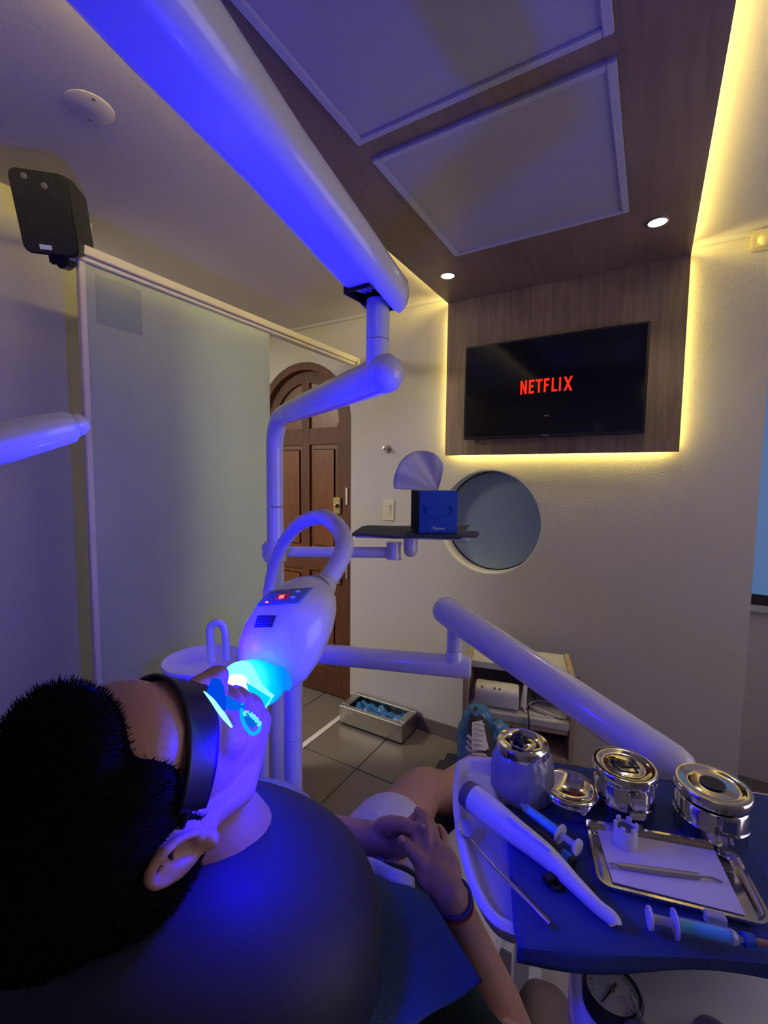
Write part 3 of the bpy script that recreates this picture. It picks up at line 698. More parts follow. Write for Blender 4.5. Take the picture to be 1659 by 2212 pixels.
kid(MB().box(P(852, 1206, 1.36), (.044, .034, .006), Matrix.Rotation(YAW, 3, 'Z'), .001), 'pivot_plate', M['white'], st, smooth=0)
kid(MB().ell(P(887, 1188, 1.35), (.021, .021, .022)), 'ball_joint', M['white'], st)
kid(MB().tube([P(887, 1186, 1.35), P(887, 1163, 1.35)], [.021, .022], 20), 'neck', M['white'], st)
TZ = P(900, 1147, 1.37).z - .002
tf = [OZ(770, 1143, TZ), OZ(772, 1158, TZ), OZ(1010, 1150, TZ), OZ(1025, 1140, TZ)]
# a rectangular plate .29 x .20 turned to face the camera
pc = P(893, 1147, 1.37); pc.z = TZ
te = (P(1000, 1150, 1.34)-P(800, 1155, 1.37)); te.z = 0; te.normalize(); tn = Vector((-te.y, te.x, 0))
Rt = Matrix((te, tn, Vector((0, 0, 1)))).transposed()
kid(MB().prism(rrect(pc-Vector((0, 0, .006)), te, tn, .325, .25, .02), Vector((0, 0, .008))), 'plate', M['railw'], st, smooth=20)
nap = MB()
nw, nd = .355, .270
def nf_(u, v):
    x = (u-.5)*nw; y = (v-.5)*nd
    over = max(0, abs(x)-.160)*.3+max(0, abs(y)-.125)*.5
    z = .0035 + .0015*math.sin(25*x+9*y)+ (.010*max(0, (u-.82)/.18)*math.sin(v*5)**2) - (over if u < .9 else over*.2) + (.006*math.sin(u*14) if v < .12 else 0)*.3
    return pc+te*(x+.012*math.sin(v*7)*(u > .8))+tn*y+Vector((0, 0, max(z, .003) if abs(y) < .125 and abs(x) < .160 else z))
solo(nap.grid(nf_, 30, 20), 'paper_napkin', M['napkin'], 'navy paper napkin spread over the small side tray under the tissue box', 'napkin', thick=.001)
# tissue box
bxc = P(946, 1152, 1.28); bxc.z = TZ+.0068
be = (te*1.0).normalized(); 
bA = math.radians(14); be = Vector((te.x*math.cos(bA)-te.y*math.sin(bA), te.x*math.sin(bA)+te.y*math.cos(bA), 0)); bn = Vector((-be.y, be.x, 0))
BW = .112; BH = .121
bctr = bxc + bn*BW/2
tb = thing('tissue_box', 'blue cube tissue box with a white tissue sticking out', 'tissue box', bctr)
Rb = Matrix((be, bn, Vector((0, 0, 1)))).transposed()
kid(MB().box(bctr+Vector((0, 0, BH/2)), (BW, BW, BH), Rb, .001), 'carton', M['bluebox'], tb, smooth=0)
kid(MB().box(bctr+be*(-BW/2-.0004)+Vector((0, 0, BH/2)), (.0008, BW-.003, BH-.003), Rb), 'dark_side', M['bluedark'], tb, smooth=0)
kid(MB().lathe([(0, 0), (.026, 0), (.026, .0012), (0, .0012)], bctr+Vector((0, 0, BH+.0003)), 30), 'opening', M['print'], tb)
fo = bctr-bn*(BW/2+.0006)
def fp(x, z): return fo+be*x+Vector((0, 0, z))
sml = [fp(-.036+.0, .081), fp(-.043, .077), fp(-.041, .068), fp(-.034, .066), fp(-.034, .076), fp(-.038, .064), fp(-.030, .053), fp(-.015, .045), fp(0, .043), fp(.015, .045), fp(.030, .053), fp(.040, .066), fp(.036, .078), fp(.031, .073), fp(.036, .065)]
kid(MB().tube(bez(sml, 6), .0022, 6, flat=.3), 'smile_print', M['bluebox2'], tb)
# brand lettering from strokes
def strokes(word, org, ex, ez, h, m_, rad):
    G = {'K': [[(0, 0), (0, 1)], [(.6, 1), (0, .45), (.65, 0)]], 'l': [[(.1, 0), (.1, 1)]], 'e': [[(.02, .32), (.5, .32), (.45, .58), (.2, .62), (.0, .35), (.1, .05), (.48, .08)]],
         'n': [[(0, 0), (0, .6)], [(0, .45), (.25, .62), (.48, .5), (.48, 0)]], 'x': [[(0, .6), (.5, 0)], [(.5, .6), (0, 0)]], 'K2': []}
    W_ = {'K': .72, 'l': .28, 'e': .62, 'n': .62, 'x': .6}; x = 0
    for i, ch in enumerate(word):
        for st_ in G[ch]: m_.tube([org+ex*((x+a)*h)+ez*(b*h + .0006*math.sin(i*1.2)) for a, b in st_], rad, 6)
        x += W_[ch]
    return m_
kid(strokes('Kleenex', fp(-.018, .010), be, Vector((0, 0, 1)), .0095, MB(), .0008), 'lettering', M['print'], tb)
# tissue: a fan gathered at the slit
def tis(u, v):
    ang = lerp(-1.62, .22, u); rad_ = v*(.128+.016*math.sin(u*3.1)-.066*u*u)
    fold = .010*v*math.sin(u*11+1.5*v)+.004*v*math.sin(u*23)
    base = bctr+be*.006-bn*.02+Vector((0, 0, BH-.002))
    return base + be*(math.sin(ang)*rad_) + Vector((0, 0, math.cos(ang)*rad_+.012*v)) + bn*(fold-.012*math.sin(v*2))
tt = MB().grid(tis, 48, 16)
kid(tt, 'tissue', M['tissue'], tb, smooth=180, thick=.0006)

# ------------------------------------------------------------------ delivery unit: column, arms, tray, body, gauge
col_b = P(633, 1560, 1.13)
du = thing('delivery_unit', 'white dental delivery unit with jointed arm and instrument tray at right', 'dental unit', (col_b.x, col_b.y, 0))
cx_, cy_ = col_b.x, col_b.y
sz1 = 1.4+ray(633, 1594).z*1.13
ctop = P(640, 1470, 1.12)
kid(MB().rtube((cx_, cy_, .02), (cx_, cy_, sz1-.0008), .0235, e=.1), 'column', M['white'], du)
h1 = P(1018, 1442, 1.03); hz = h1.z
h_ = P(720, 1428, 1.10); h_.z = hz
cor = Vector((cx_, cy_, hz))
hd = (h1-cor); hd.z = 0; hd.normalize(); h1 = cor+hd*(h1-cor).length; h1.z = hz
q0 = Vector((cx_, cy_, hz-.09)); q1 = cor+hd*.09
bb = [q0*(1-t)**2+cor*2*t*(1-t)+q1*t*t for t in [i/10 for i in range(11)]]
kid(MB().tube([Vector((cx_, cy_, sz1+.0008))]+bb+[h1-hd*.012, h1-hd*.004, h1], [.0235]+[.0240]*11+[.026, .0245, .018], 28), 'lower_arm', M['white'], du)
pb = h1-hd*.040
pz = 1.4+ray(985, 1406).z*1.03
ja = P(975, 1335, 1.03)
kid(MB().tube([pb+Vector((0, 0, .015)), Vector((pb.x, pb.y, pz-.0006))], [.024, .0175], 24), 'swivel_base', M['white'], du)
kid(MB().tube([Vector((pb.x, pb.y, pz+.0006)), Vector((pb.x, pb.y, ja.z))], .0172, 24), 'swivel_post', M['white'], du)
A0 = P(962, 1318, 1.03); A1 = P(1452, 1652, .70)
dA = (A1-A0).normalized()
m = MB(); pts = [A0-dA*.022, A0-dA*.018, A0-dA*.008, A0+dA*.01, lerp(A0, A1, .5), A1-dA*.02, A1, A1+dA*.018, A1+dA*.027, A1+dA*.030]; rs = [.014, .024, .0305, .0325, .0325, .0325, .0322, .028, .019, .008]
kid(m.tube(pts, rs, 32), 'spring_arm', M['white'], du)
TT = .95
# tray plate: outline surveyed on the tray plane
outp = [(985, 1640), (978, 1700), (982, 1770), (995, 1840), (1015, 1905), (1040, 1955), (1072, 1990), (1110, 2008)]
left = [OZ(x, y, TT) for x, y in outp]
right_front = OZ(1110, 2008, TT) + (OZ(1659, 2046, TT)-OZ(1110, 2008, TT))*1.5; right_back = Vector((.33, .87, TT))
backL = OZ(1010, 1628, TT); back1 = OZ(1078, 1632, TT)
outline = [right_back, lerp(back1, right_back, .05), back1, backL] + bez(left, 3) + [right_front]
def inset(pl, dist):
    c = sum(pl, Vector())/len(pl); out = []
    n = len(pl)
    for i in range(n):
        a_, b_, c_ = pl[i-1], pl[i], pl[(i+1) % n]
        e1_ = (b_-a_).normalized(); e2_ = (c_-b_).normalized(); t = (e1_+e2_).normalized(); nn_ = Vector((-t.y, t.x, 0))
        if nn_.dot(c-b_) < 0: nn_ = -nn_
        out.append(b_+nn_*dist)
    return out
def loft(lst, m_, close_first=False, close_last=True):
    rs_ = [[m_.bm.verts.new(p) for p in l] for l in lst]; n_ = len(lst[0])
    for i in range(len(rs_)-1):
        for j in range(n_): m_.bm.faces.new((rs_[i][j], rs_[i][(j+1) % n_], rs_[i+1][(j+1) % n_], rs_[i+1][j]))
    if close_first: m_.bm.faces.new(rs_[0])
    if close_last: m_.bm.faces.new(rs_[-1])
    return m_
Z = Vector((0, 0, 1))
i1 = inset(outline, .004); i2 = inset(outline, .013); i3 = inset(outline, .022)
lo2 = inset(outline, .03)
kid(loft([[p-Z*.028 for p in lo2], [p-Z*.024 for p in inset(outline, .008)], [p-Z*.006 for p in outline], [p-Z*.001 for p in i1], [p-Z*.001 for p in inset(outline, .009)], [p-Z*.006 for p in i2], [p-Z*.0145 for p in inset(outline, .019)], [p-Z*.0165 for p in i3]], MB(), True, True), 'tray_shell', M['trayplastic'], du, smooth=60)
# body under the tray
bt = .872
bpoly = [OZ(1232, 2040, bt), OZ(1246, 2140, bt), OZ(1262, 2240, bt), OZ(1330, 2420, bt), OZ(1900, 2420, bt), OZ(1900, 2060, bt)]
bpoly2 = inset(bpoly, .012)
kid(loft([[p-Z*.10 for p in bpoly2], [p-Z*.085 for p in bpoly], [p-Z*.012 for p in bpoly], [p for p in bpoly2]], MB(), True, True), 'body', M['white'], du, smooth=60)
gc = OZ(1322, 2148, bt+.012)
ga = kid(MB().lathe([(.027, -.012), (.028, .004), (.026, .007), (.0240, .007), (.0240, .003), (0, .003)], gc, 40), 'gauge', M['black'], du)
kid(MB().lathe([(0, .0034), (.0238, .0034), (.0238, .0044), (0, .0044)], gc, 40), 'dial', M['dial'], ga)
nd_ = (rgt*.7+Vector((fwd.x, fwd.y, 0)).normalized()*.5).normalized()
kid(MB().tube([gc-nd_*.019+Z*.0055, gc+nd_*.008+Z*.0055], [.0006, .0014], 6), 'needle', M['black'], ga)
kid(MB().lathe([(0, .0045), (.0028, .0045), (.0025, .0065), (0, .007)], gc, 12), 'hub', M['brass'], ga)
tk = MB()
for k in range(24):
    if 15 <= k <= 20: continue
    a_ = 2*math.pi*k/24; dd = Vector((math.cos(a_), math.sin(a_), 0)); tk.box(gc+dd*.0195+Z*.0047, (.002 if k % 2 else .0035, .0004, .0004), Matrix.Rotation(a_, 3, 'Z'))
kid(tk, 'scale_marks', M['greyprint'], ga, smooth=0)
# tubing holders at the front lip
for (x_, y_) in ((1385, 2258), (1545, 2250)):
    kid(MB().ell(OZ(x_, y_, bt+.01), (.018, .018, .014)), 'holder', M['vinylbrown'], du)
kid(MB().tube([OZ(1362, 2150, bt+.02), OZ(1395, 2222, bt+.024)], [.0016, .0022], 8), 'probe', M['steel'], du)

# blue cloth over the tray, hanging over the front edge
fl = OZ(1106, 2003, TT); flx = OZ(1110, 2055, TT)
b0 = OZ(1082, 1634, TT); b1 = Vector((.320, .850, TT)); f0 = OZ(1109, 2006, TT); f1 = f0 + (OZ(1659, 2044, TT)-f0)*1.45
fdir = (f1-f0).normalized(); outw = Vector((fdir.y, -fdir.x, 0))
def clf(u, v):
    if v <= .8:
        a_ = lerp(lerp(b0, b1, u), lerp(f0, f1, u), v/.8); z = .0022+.0006*math.sin(40*u)*math.sin(13*v)
        return a_+Z*z
    t = (v-.8)/.2; e = lerp(f0, f1, u)
    return e + outw*(.006+.010*math.sin(min(1, t*2.5)*math.pi/2)+.006*t*math.sin(9*u)) + Z*(.0022-.010*t-.010*t*t)
solo(MB().grid(clf, 40, 30), 'tray_cloth', M['cloth'], 'blue ribbed paper cloth covering the instrument tray and hanging over its front', 'cloth', thick=.001)
TS = TT+.0032   # cloth surface

# ------------------------------------------------------------------ things on the tray
def canister(px, py, r, h, label, lidtilt=0, latch=True, knob='loop', gap=0., grp='steel canisters on the tray'):
    c = OZ(px, py, TS); t = thing('steel_canister', label, 'canister', c)
    kid(MB().lathe([(0, 0), (r*.93, 0), (r*.95, .002), (r*.95, h*.30), (r*.99, h*.34), (r*.95, h*.38), (r*.95, h*.66), (r*.90, h*.70), (r*.90, h*.76-gap), (0, h*.76-gap)], c, 56), 'body', M['steel'], t)
    z = h*.77
    Rl = Matrix.Rotation(lidtilt, 3, 'X')
    kid(MB().lathe([(0, 0), (r*.97, 0), (r*1.03, .002), (r*1.03, h*.17), (r*.99, h*.21), (r*.86, h*.22), (r*.80, h*.20), (r*.66, h*.17), (r*.60, h*.18), (r*.57, h*.185), (0, h*.19)], c+Z*z, 56, Rl), 'lid', M['steel'], t)
    ll = [o_ for o_ in t.children if o_.name.startswith('lid')][0]
    top = c+Z*(z+h*.19)
    if knob == 'loop':
        hd_ = rgt; hn = Vector((fwd.x, fwd.y, 0)).normalized()
        kid(MB().tube([top-hd_*.014+hn*.008+Z*.003, top-hd_*.010-hn*.010+Z*.004, top+hd_*.012-hn*.012+Z*.004, top+hd_*.014+hn*.006+Z*.003], .0016, 8), 'handle', M['black'], ll)
        for s_ in (-1, 1): kid(MB().box(top+hd_*(.013*s_)+hn*.007+Z*.003, (.010, .006, .006), Matrix.Rotation(YAW, 3, 'Z'), .001), 'handle_lug', M['steel'], ll, smooth=0)
    elif knob == 'flat':
        kid(MB().lathe([(0, .002), (.014, .002), (.014, .0004), (0, .0004)], top, 24), 'handle_plate', M['black'], ll)
    if latch:
        dv = (CAM-c); dv.z = 0; dv.normalize(); dv = (dv + rgt*.38).normalized(); lp_ = c+dv*(r*1.02)
        Rl2 = axes(Z, dv.cross(Z))
        kid(MB().box(lp_+Z*(h*.66)+dv*.005, (.016, .008, h*.24), Rl2, .001), 'latch', M['steel'], t, smooth=0)
        kid(MB().box(lp_+Z*(h*.40)+dv*.006, (.020, .003, h*.22), Rl2 @ Matrix.Rotation(-.35, 3, 'X'), .001), 'latch_tongue', M['steel'], t, smooth=0)
        kid(MB().box(lp_+Z*(h*.14)+dv*.004, (.016, .004, h*.10), Rl2, .001), 'latch_catch', M['steel'], t, smooth=0)
    return t
canister(1344, 1748, .0385, .066, 'steel canister with a dark wire loop on its lid, second from the right', knob='loop')
canister(1532, 1792, .041, .064, 'steel canister with a raised lid gap, the rightmost on the tray', knob='flat', latch=True, gap=.004)
# bowl
c = OZ(1228, 1745, TS)
bw = thing('steel_dish', 'small round steel dish with a polished hollow top between jar and canister', 'dish', c)
kid(MB().lathe([(0, 0), (.024, 0), (.030, .004), (.0325, .018), (.033, .026)], c, 48), 'bowl', M['steel'], bw, thick=.0008)
kid(MB().lathe([(.030, .0265), (.0355, .0265), (.0365, .029), (.0350, .0315), (.0320, .032), (.0285, .030), (.024, .027), (.012, .0235), (0, .0225)], c, 48), 'rim', M['steel'], bw)
kid(MB().ell(c+(CAM-c).normalized()*.034+rgt*.014-Z*.000, (.003, .003, .004)), 'rivet', M['steel'], bw)
# jar in a plastic bag
c = OZ(1126, 1712, TS)
jr = thing('wrapped_jar', 'steel lidded jar wrapped in clear plastic at the back left of the tray', 'jar', c)
kid(MB().lathe([(0, 0.002), (.030, .002), (.036, .008), (.0385, .028), (.037, .05), (.034, .062), (0, .062)], c, 48), 'body', M['steelb'], jr)
m = MB(); nn = 72; rings = []
for (r, z) in ((.020, .0012), (.038, .0015), (.0405, .006), (.0420, .018), (.0425, .032), (.041, .048), (.038, .060), (.0345, .066)):
    rings.append([m.bm.verts.new(c+Vector(((r+.0012*math.sin(j*1.9+z*90)+.0010*math.sin(j*.7-z*150))*math.cos(2*math.pi*j/nn), (r+.0012*math.sin(j*1.9+z*90)+.0010*math.sin(j*.7-z*150))*math.sin(2*math.pi*j/nn), z))) for j in range(nn)])
for i in range(len(rings)-1):
    for j in range(nn): m.bm.faces.new((rings[i][j], rings[i][(j+1) % nn], rings[i+1][(j+1) % nn], rings[i+1][j]))
kid(m, 'plastic_wrap', M['bag'], jr, smooth=180)
ld = kid(MB().lathe([(0, .0625), (.034, .0625), (.0355, .064), (.0355, .073), (.034, .0765), (.029, .0775), (.026, .0755), (.018, .0745), (.015, .0765), (0, .0775)], c, 56), 'lid', M['steel'], jr)
m = MB()
for k, (a_, l_) in enumerate(((.5, .012), (1.7, .014), (2.6, .010), (3.9, .012), (5.2, .013))):
    dd = Vector((math.cos(a_), math.sin(a_), 0)); m.ell(c+dd*l_*.6-rgt*.006+Z*.081, (l_*.55, .005, .0035), Matrix.Rotation(a_, 3, 'Z'), 10)
m.ell(c-rgt*.006+Z*.083, (.006, .006, .006), n=12)
kid(m, 'knob', M['black'], ld)

# bracket tray with paper
bt_o = [OZ(*p, TS+.010) for p in ((1264, 1768), (1556, 1820), (1592, 1842), (1668, 1982), (1652, 1998), (1312, 1914), (1290, 1896))]
it = thing('instrument_tray', 'shallow steel instrument tray lined with white paper', 'tray', sum(bt_o, Vector())/7-Z*.01)
def resamp(pl, r=.006):
    out = []
    n = len(pl)
    for i in range(n):
        a_, b_, c_ = pl[i-1], pl[i], pl[(i+1) % n]; d1 = min(r, (a_-b_).length*.4); d2 = min(r, (c_-b_).length*.4)
        p_ = b_+(a_-b_).normalized()*d1; q_ = b_+(c_-b_).normalized()*d2
        for k in range(4): t = k/3; out.append(p_*(1-t)**2+b_*2*t*(1-t)+q_*t*t)
    return out
ro = resamp(bt_o)
kid(loft([[p-Z*.0095 for p in inset(ro, .006)], [p-Z*.002 for p in ro], [p for p in ro], [p for p in inset(ro, .0035)], [p-Z*.003 for p in inset(ro, .0045)], [p-Z*.0085 for p in inset(ro, .009)]], MB(), True, True), 'pan', M['steel'], it, smooth=50)
pz_ = TS+.0030
pq = [OZ(*p, pz_) for p in ((1286, 1785), (1540, 1830), (1610, 1978), (1324, 1906))]
solo(MB().prism(pq, Z*.0008), 'tray_paper', M['paper'], 'white paper sheet lying in the steel instrument tray', 'paper', smooth=0)
# cap with prongs
c = OZ(1350, 1822, pz_+.001)
cu = thing('mixing_cup', 'small white plastic cup with notched rim standing on the tray paper', 'cup', c)
kid(MB().lathe([(0, 0), (.0125, 0), (.0140, .006), (.0125, .022), (.0105, .022), (.0105, .004), (0, .004)], c, 32), 'cup_wall', M['whitematt'], cu)
kid(MB().lathe([(0, .018), (.0104, .018), (.0104, .019), (0, .019)], c, 32), 'dark_filling', M['greyprint'], cu)
for k in range(6):
    a_ = k*math.pi/3+.3; kid(MB().box(c+Vector((.0118*math.cos(a_), .0118*math.sin(a_), .0245)), (.004, .006, .006), Matrix.Rotation(a_, 3, 'Z'), .001), 'prong', M['whitematt'], cu, smooth=0)
# explorer
zz = pz_+.0045
ex = thing('dental_explorer', 'thin double-ended steel explorer lying on the white tray paper', 'dental tool', OZ(1420, 1880, pz_+.001))
kid(MB().tube([OZ(1336, 1869, zz), OZ(1425, 1882, zz), OZ(1510, 1893, zz)], [.0030, .0036, .0032], 8), 'grip', M['steelb'], ex, smooth=0)
kid(MB().tube(bez([OZ(1336, 1869, zz), OZ(1318, 1864, zz), OZ(1325, 1878, zz-.002)], 5), [.0012]*10+[.0005], 6), 'tip', M['steelb'], ex)
kid(MB().tube(bez([OZ(1510, 1893, zz), OZ(1535, 1896, zz), OZ(1562, 1906, zz-.002)], 5), [.0012]*10+[.0005], 6), 'tip', M['steelb'], ex)

# syringes
def syringe(p, q, label, r=.0065, cap=None):
    p = Vector(p); q = Vector(q); d_ = (q-p).normalized(); L = (q-p).length; t = thing('syringe', label, 'syringe', (p+q)/2-Z*r)
    kid(MB().tube([p+d_*L*.30, q-d_*L*.12], r, 20), 'barrel', M['syrclear'], t)
    kid(MB().tube([p+d_*L*.34, q-d_*L*.14], r*.85, 18), 'blue_gel', M['syrblue'], t)
    kid(MB().tube([q-d_*L*.12, q-d_*L*.07, q-d_*L*.05, q], [r, r*.8, r*.45, r*.35], 16), 'nozzle', M['clearpl'], t)
    kid(MB().tube([p+d_*L*.285, p+d_*L*.30], r*1.9, 20), 'flange', M['whitematt'], t)
    kid(MB().tube([p+d_*L*.10, p+d_*L*.34], r*.62, 12), 'plunger', M['clearpl'], t)
    kid(MB().tube([p+d_*L*.0, p+d_*L*.035], r*1.5, 20), 'thumb_rest', M['whitematt'], t)
    kid(MB().tube([p+d_*L*.035, p+d_*L*.10], r*.62, 12), 'plunger_neck', M['clearpl'], t)
    return t
syringe(OZ(1250, 1832, TS+.0125), OZ(1126, 1738, TS+.0125), 'clear syringe of blue gel pointing at the wrapped jar', .0062)
s2 = syringe(OZ(1400, 1982, TS+.0135), OZ(1606, 2030, TS+.0135), 'clear syringe of blue gel with a blue cap in front of the steel tray', .0066)
q_ = OZ(1606, 2030, TS+.0135); q2 = OZ(1628, 2033, TS+.0135)
kid(MB().tube([q_, q2], [.0065, .0055], 16), 'cap', M['bluebox'], s2); kid(MB().tube([q2, OZ(1700, 2046, TS+.0135)], .0028, 10), 'tip', M['orange'], s2)
# curing handpiece (white tapered wand)
z0 = TT+.006
wp = [(1020, 1722, .021), (1050, 1745, .021), (1110, 1793, .0175), (1180, 1848, .0145), (1240, 1908, .0105), (1290, 1958, .0085), (1318, 1980, .0085), (1328, 1992, .0080), (1330, 1998, .0065)]
wand = thing('suction_wand', 'long white tapered handpiece lying diagonally over tray and cloth', 'handpiece', OZ(1180, 1850, TS))
pts = [OZ(x, y, TT+.004+r*.75) for x, y, r in wp]
kid(MB().tube(bez(pts, 4), [lerp(wp[min(i//4, 7)][2], wp[min(i//4+1, 8)][2], (i % 4)/4)*.84 for i in range(33)], 26), 'shaft', M['white'], wand)
dd = (pts[1]-pts[0]).normalized(); kid(MB().tube([pts[0]-dd*.010, pts[0]+dd*.004], [.0165, .0182], 26), 'end_ring', M['greyprint'], wand)
kid(MB().rtube(OZ(1098, 1765, TT+.034), OZ(1190, 1838, TT+.030), .0025, 10), 'button_strip', M['white'], wand)
# mouth mirror
mp0 = OZ(1005, 1788, TT+.004); mp1 = OZ(1012, 1808, TT+.002)
mm = thing('mouth_mirror', 'steel dental mirror with its round head in the white tray corner', 'dental mirror', OZ(1100, 1900, TT))
kid(MB().tube(bez([OZ(1013, 1808, TT+.0065), OZ(1050, 1852, TT+.0085), OZ(1090, 1894, TT+.0085), OZ(1188, 1997, TT+.0075)], 6), [.0010]*4+[.0014]*4+[.0026]*11, 10), 'handle', M['steel'], mm)
nrm = (Z*.75 + rgt*.35 - Vector((fwd.x, fwd.y, 0))*.3).normalized()
kid(MB().lathe([(0, 0), (.0105, 0), (.0115, .001), (.0105, .0022), (0, .0022)], OZ(1004, 1790, TT+.004), 32, axes(nrm)), 'mirror_head', M['steel'], mm)
# black pens / cables in the middle
pn = thing('black_marker', 'black marker lying behind the white handpiece', 'marker', OZ(1190, 1830, TS))
kid(MB().tube([OZ(1133, 1778, TS+.0070), OZ(1160, 1800, TS+.0070), OZ(1240, 1866, TS+.0065)], [.0032, .0062, .0060], 16), 'barrel', M['black'], pn)
kid(MB().tube([OZ(1216, 1846, TS+.0068), OZ(1232, 1860, TS+.0068)], .0066, 16), 'blue_band', M['bluebox2'], pn)
kc = thing('loose_cable', 'black cable snaking behind the white handpiece to the steel tray', 'cord', OZ(1230, 1880, TS))
kid(MB().tube(bez([OZ(1185, 1905, TS+.003), OZ(1205, 1920, TS+.003), OZ(1235, 1880, TS+.003), OZ(1260, 1905, TS+.003), OZ(1285, 1925, TS+.003)], 6), .0022, 8), 'cord_run', M['black'], kc)
kid(MB().box(OZ(1190, 1898, TS+.005), (.016, .010, .008), Matrix.Rotation(.9, 3, 'Z'), .001), 'clip', M['black'], kc, smooth=0)
solo(MB().box(OZ(1545, 1985, TS+.006), (.018, .010, .011), Matrix.Rotation(.3, 3, 'Z'), .001), 'plastic_cap', M['clearpl'], 'small clear plastic cap beside the front syringe under the tray rim', 'cap', smooth=0)

# ------------------------------------------------------------------ cuspidor with faucet (behind the lamp)
cc_ = P(480, 1560, 1.12)
cu2 = thing('cuspidor', 'white rinse basin with a bent faucet behind the glowing lamp', 'basin', (cc_.x, cc_.y, 0))
bz = P(470, 1425, 1.15)
kid(MB().lathe([(0, -.05), (.05, -.05), (.085, -.02), (.10, .0), (.098, .004), (.09, 0), (.07, -.02), (0, -.035)], P(440, 1425, 1.15), 40), 'bowl', M['white'], cu2)
kid(MB().tube(bez([P(458, 1430, 1.15), P(455, 1390, 1.15), P(454, 1356, 1.15), P(468, 1345, 1.15), P(482, 1352, 1.15), P(488, 1380, 1.15), P(489, 1425, 1.15)], 6), .010, 16), 'faucet', M['white'], cu2)
kid(MB().box(P(533, 1640, 1.45), (.13, .12, .50), Matrix.Rotation(YAW, 3, 'Z'), .03), 'cabinet', M['white'], cu2, smooth=50)
kid(MB().tube([P(440, 1460, 1.15), P(520, 1600, 1.2)], [.05, .07], 24), 'pedestal', M['white'], cu2)

# ------------------------------------------------------------------ whitening lamp
wl = thing('whitening_lamp', 'white egg-shaped whitening lamp on a gooseneck shining bright blue at the mouth', 'dental lamp', (P(560, 1500, 1.25).x, P(560, 1500, 1.25).y, 0))
LB = .67
g = bez([P(700, 1262, LB+.05), P(726, 1225, LB+.07), P(744, 1178, LB+.10), P(728, 1136, LB+.17), P(690, 1116, LB+.26), P(640, 1138, LB+.38), P(604, 1190, LB+.48), P(586, 1250, LB+.55), P(575, 1330, LB+.58), P(565, 1450, LB+.6)], 10)
rs = [.0160 + .0007*math.sin(i*1.9) for i in range(len(g))]
kid(MB().tube(g, rs, 20), 'gooseneck', M['whitematt'], wl)
gp = g[-1]
kid(MB().tube([gp, Vector((gp.x, gp.y, .03))], .018, 20), 'stand_pole', M['white'], wl)
kid(MB().lathe([(0, .002), (.16, .002), (.15, .02), (.03, .035), (0, .035)], (gp.x, gp.y, 0), 32), 'stand_base', M['white'], wl)
# body: egg, long axis from nozzle (lower left) to neck (upper right)
bl = P(575, 1455, LB-.045); bu = P(690, 1262, LB+.045)
ax = (bu-bl).normalized(); L = (bu-bl).length
sd = (RX - ax*RX.dot(ax)).normalized(); nb = ax.cross(sd)
if nb.dot(CAM-bl) < 0: nb = -nb
m = MB(); nn = 40; rings = []
prof = [(-.07, .30), (-.05, .52), (0., .74), (.12, .92), (.28, 1.0), (.46, 1.0), (.64, .92), (.80, .78), (.92, .60), (.99, .42), (1.03, .26), (1.05, .10)]
for t_, k_ in prof:
    c_ = bl+ax*L*t_ + nb*(.012*math.sin(max(0, t_)*3.1)); rx_ = .0600*k_; rn_ = .052*k_
    rings.append([m.bm.verts.new(c_ + sd*(math.cos(2*math.pi*j/nn)*rx_) + nb*(math.sin(2*math.pi*j/nn)*rn_)) for j in range(nn)])
for i in range(len(rings)-1):
    for j in range(nn): m.bm.faces.new((rings[i][j], rings[i][(j+1) % nn], rings[i+1][(j+1) % nn], rings[i+1][j]))
m.bm.faces.new(rings[0]); m.bm.faces.new(rings[-1])
shell = kid(m, 'lamp_shell', M['white'], wl, smooth=60)
kid(MB().tube([P(690, 1270, LB+.04), P(700, 1262, LB+.05), P(706, 1250, LB+.052)], [.024, .022, .0175], 24), 'neck_collar', M['white'], wl)
bpy.context.view_layer.update()
from mathutils.bvhtree import BVHTree
bv = BVHTree.FromObject(shell, bpy.context.evaluated_depsgraph_get())
def on_shell(x, y, lift=.0008):
    r = ray(x, y).normalized(); h = bv.ray_cast(CAM, r)
    if h[0] is None: h = bv.find_nearest(P(x, y, LB))
    nrm_ = h[1] if h[1].dot(r) < 0 else -h[1]
    return h[0]+nrm_*lift
def decal(quad, nu, nv, name, m_, parent, lift, thick=.0006):
    a_, b_, c_, d_ = [Vector((*p, 0)) for p in quad]
    def fn(u, v):
        p = lerp(lerp(a_, b_, u), lerp(d_, c_, u), v); return on_shell(p.x, p.y, lift)
    return kid(MB().grid(fn, nu, nv), name, m_, parent, smooth=60, thick=thick)
cpn = decal([(578, 1278), (676, 1270), (646, 1304), (546, 1310)], 14, 8, 'control_panel', M['panelblue'], wl, .0010)
decal([(601, 1285), (627, 1283), (621, 1298), (594, 1299)], 3, 3, 'display', mat('display_red', (.12, .005, .04), .2, emis=(.6, .01, .08), estr=.25), cpn, .0020)
decal([(606, 1289), (616, 1288), (613, 1295), (603, 1296)], 2, 2, 'digit', M['redled'], cpn, .0028)
for (x_, y_) in ((632, 1291), (643, 1279)): kid(MB().ell(on_shell(x_, y_, .0015), (.004, .004, .0016)), 'button', M['white'], cpn)
for (x_, y_) in ((578, 1302), ): kid(MB().ell(on_shell(x_, y_, .0015), (.0026, .0026, .0012)), 'indicator', M['redled'], cpn)
for (x_, y_) in ((598, 1284), (582, 1288), (586, 1296)): kid(MB().ell(on_shell(x_, y_, .0012), (.002, .002, .0008)), 'icon', mat('icon_pink', (.4, .12, .25), .5), cpn)
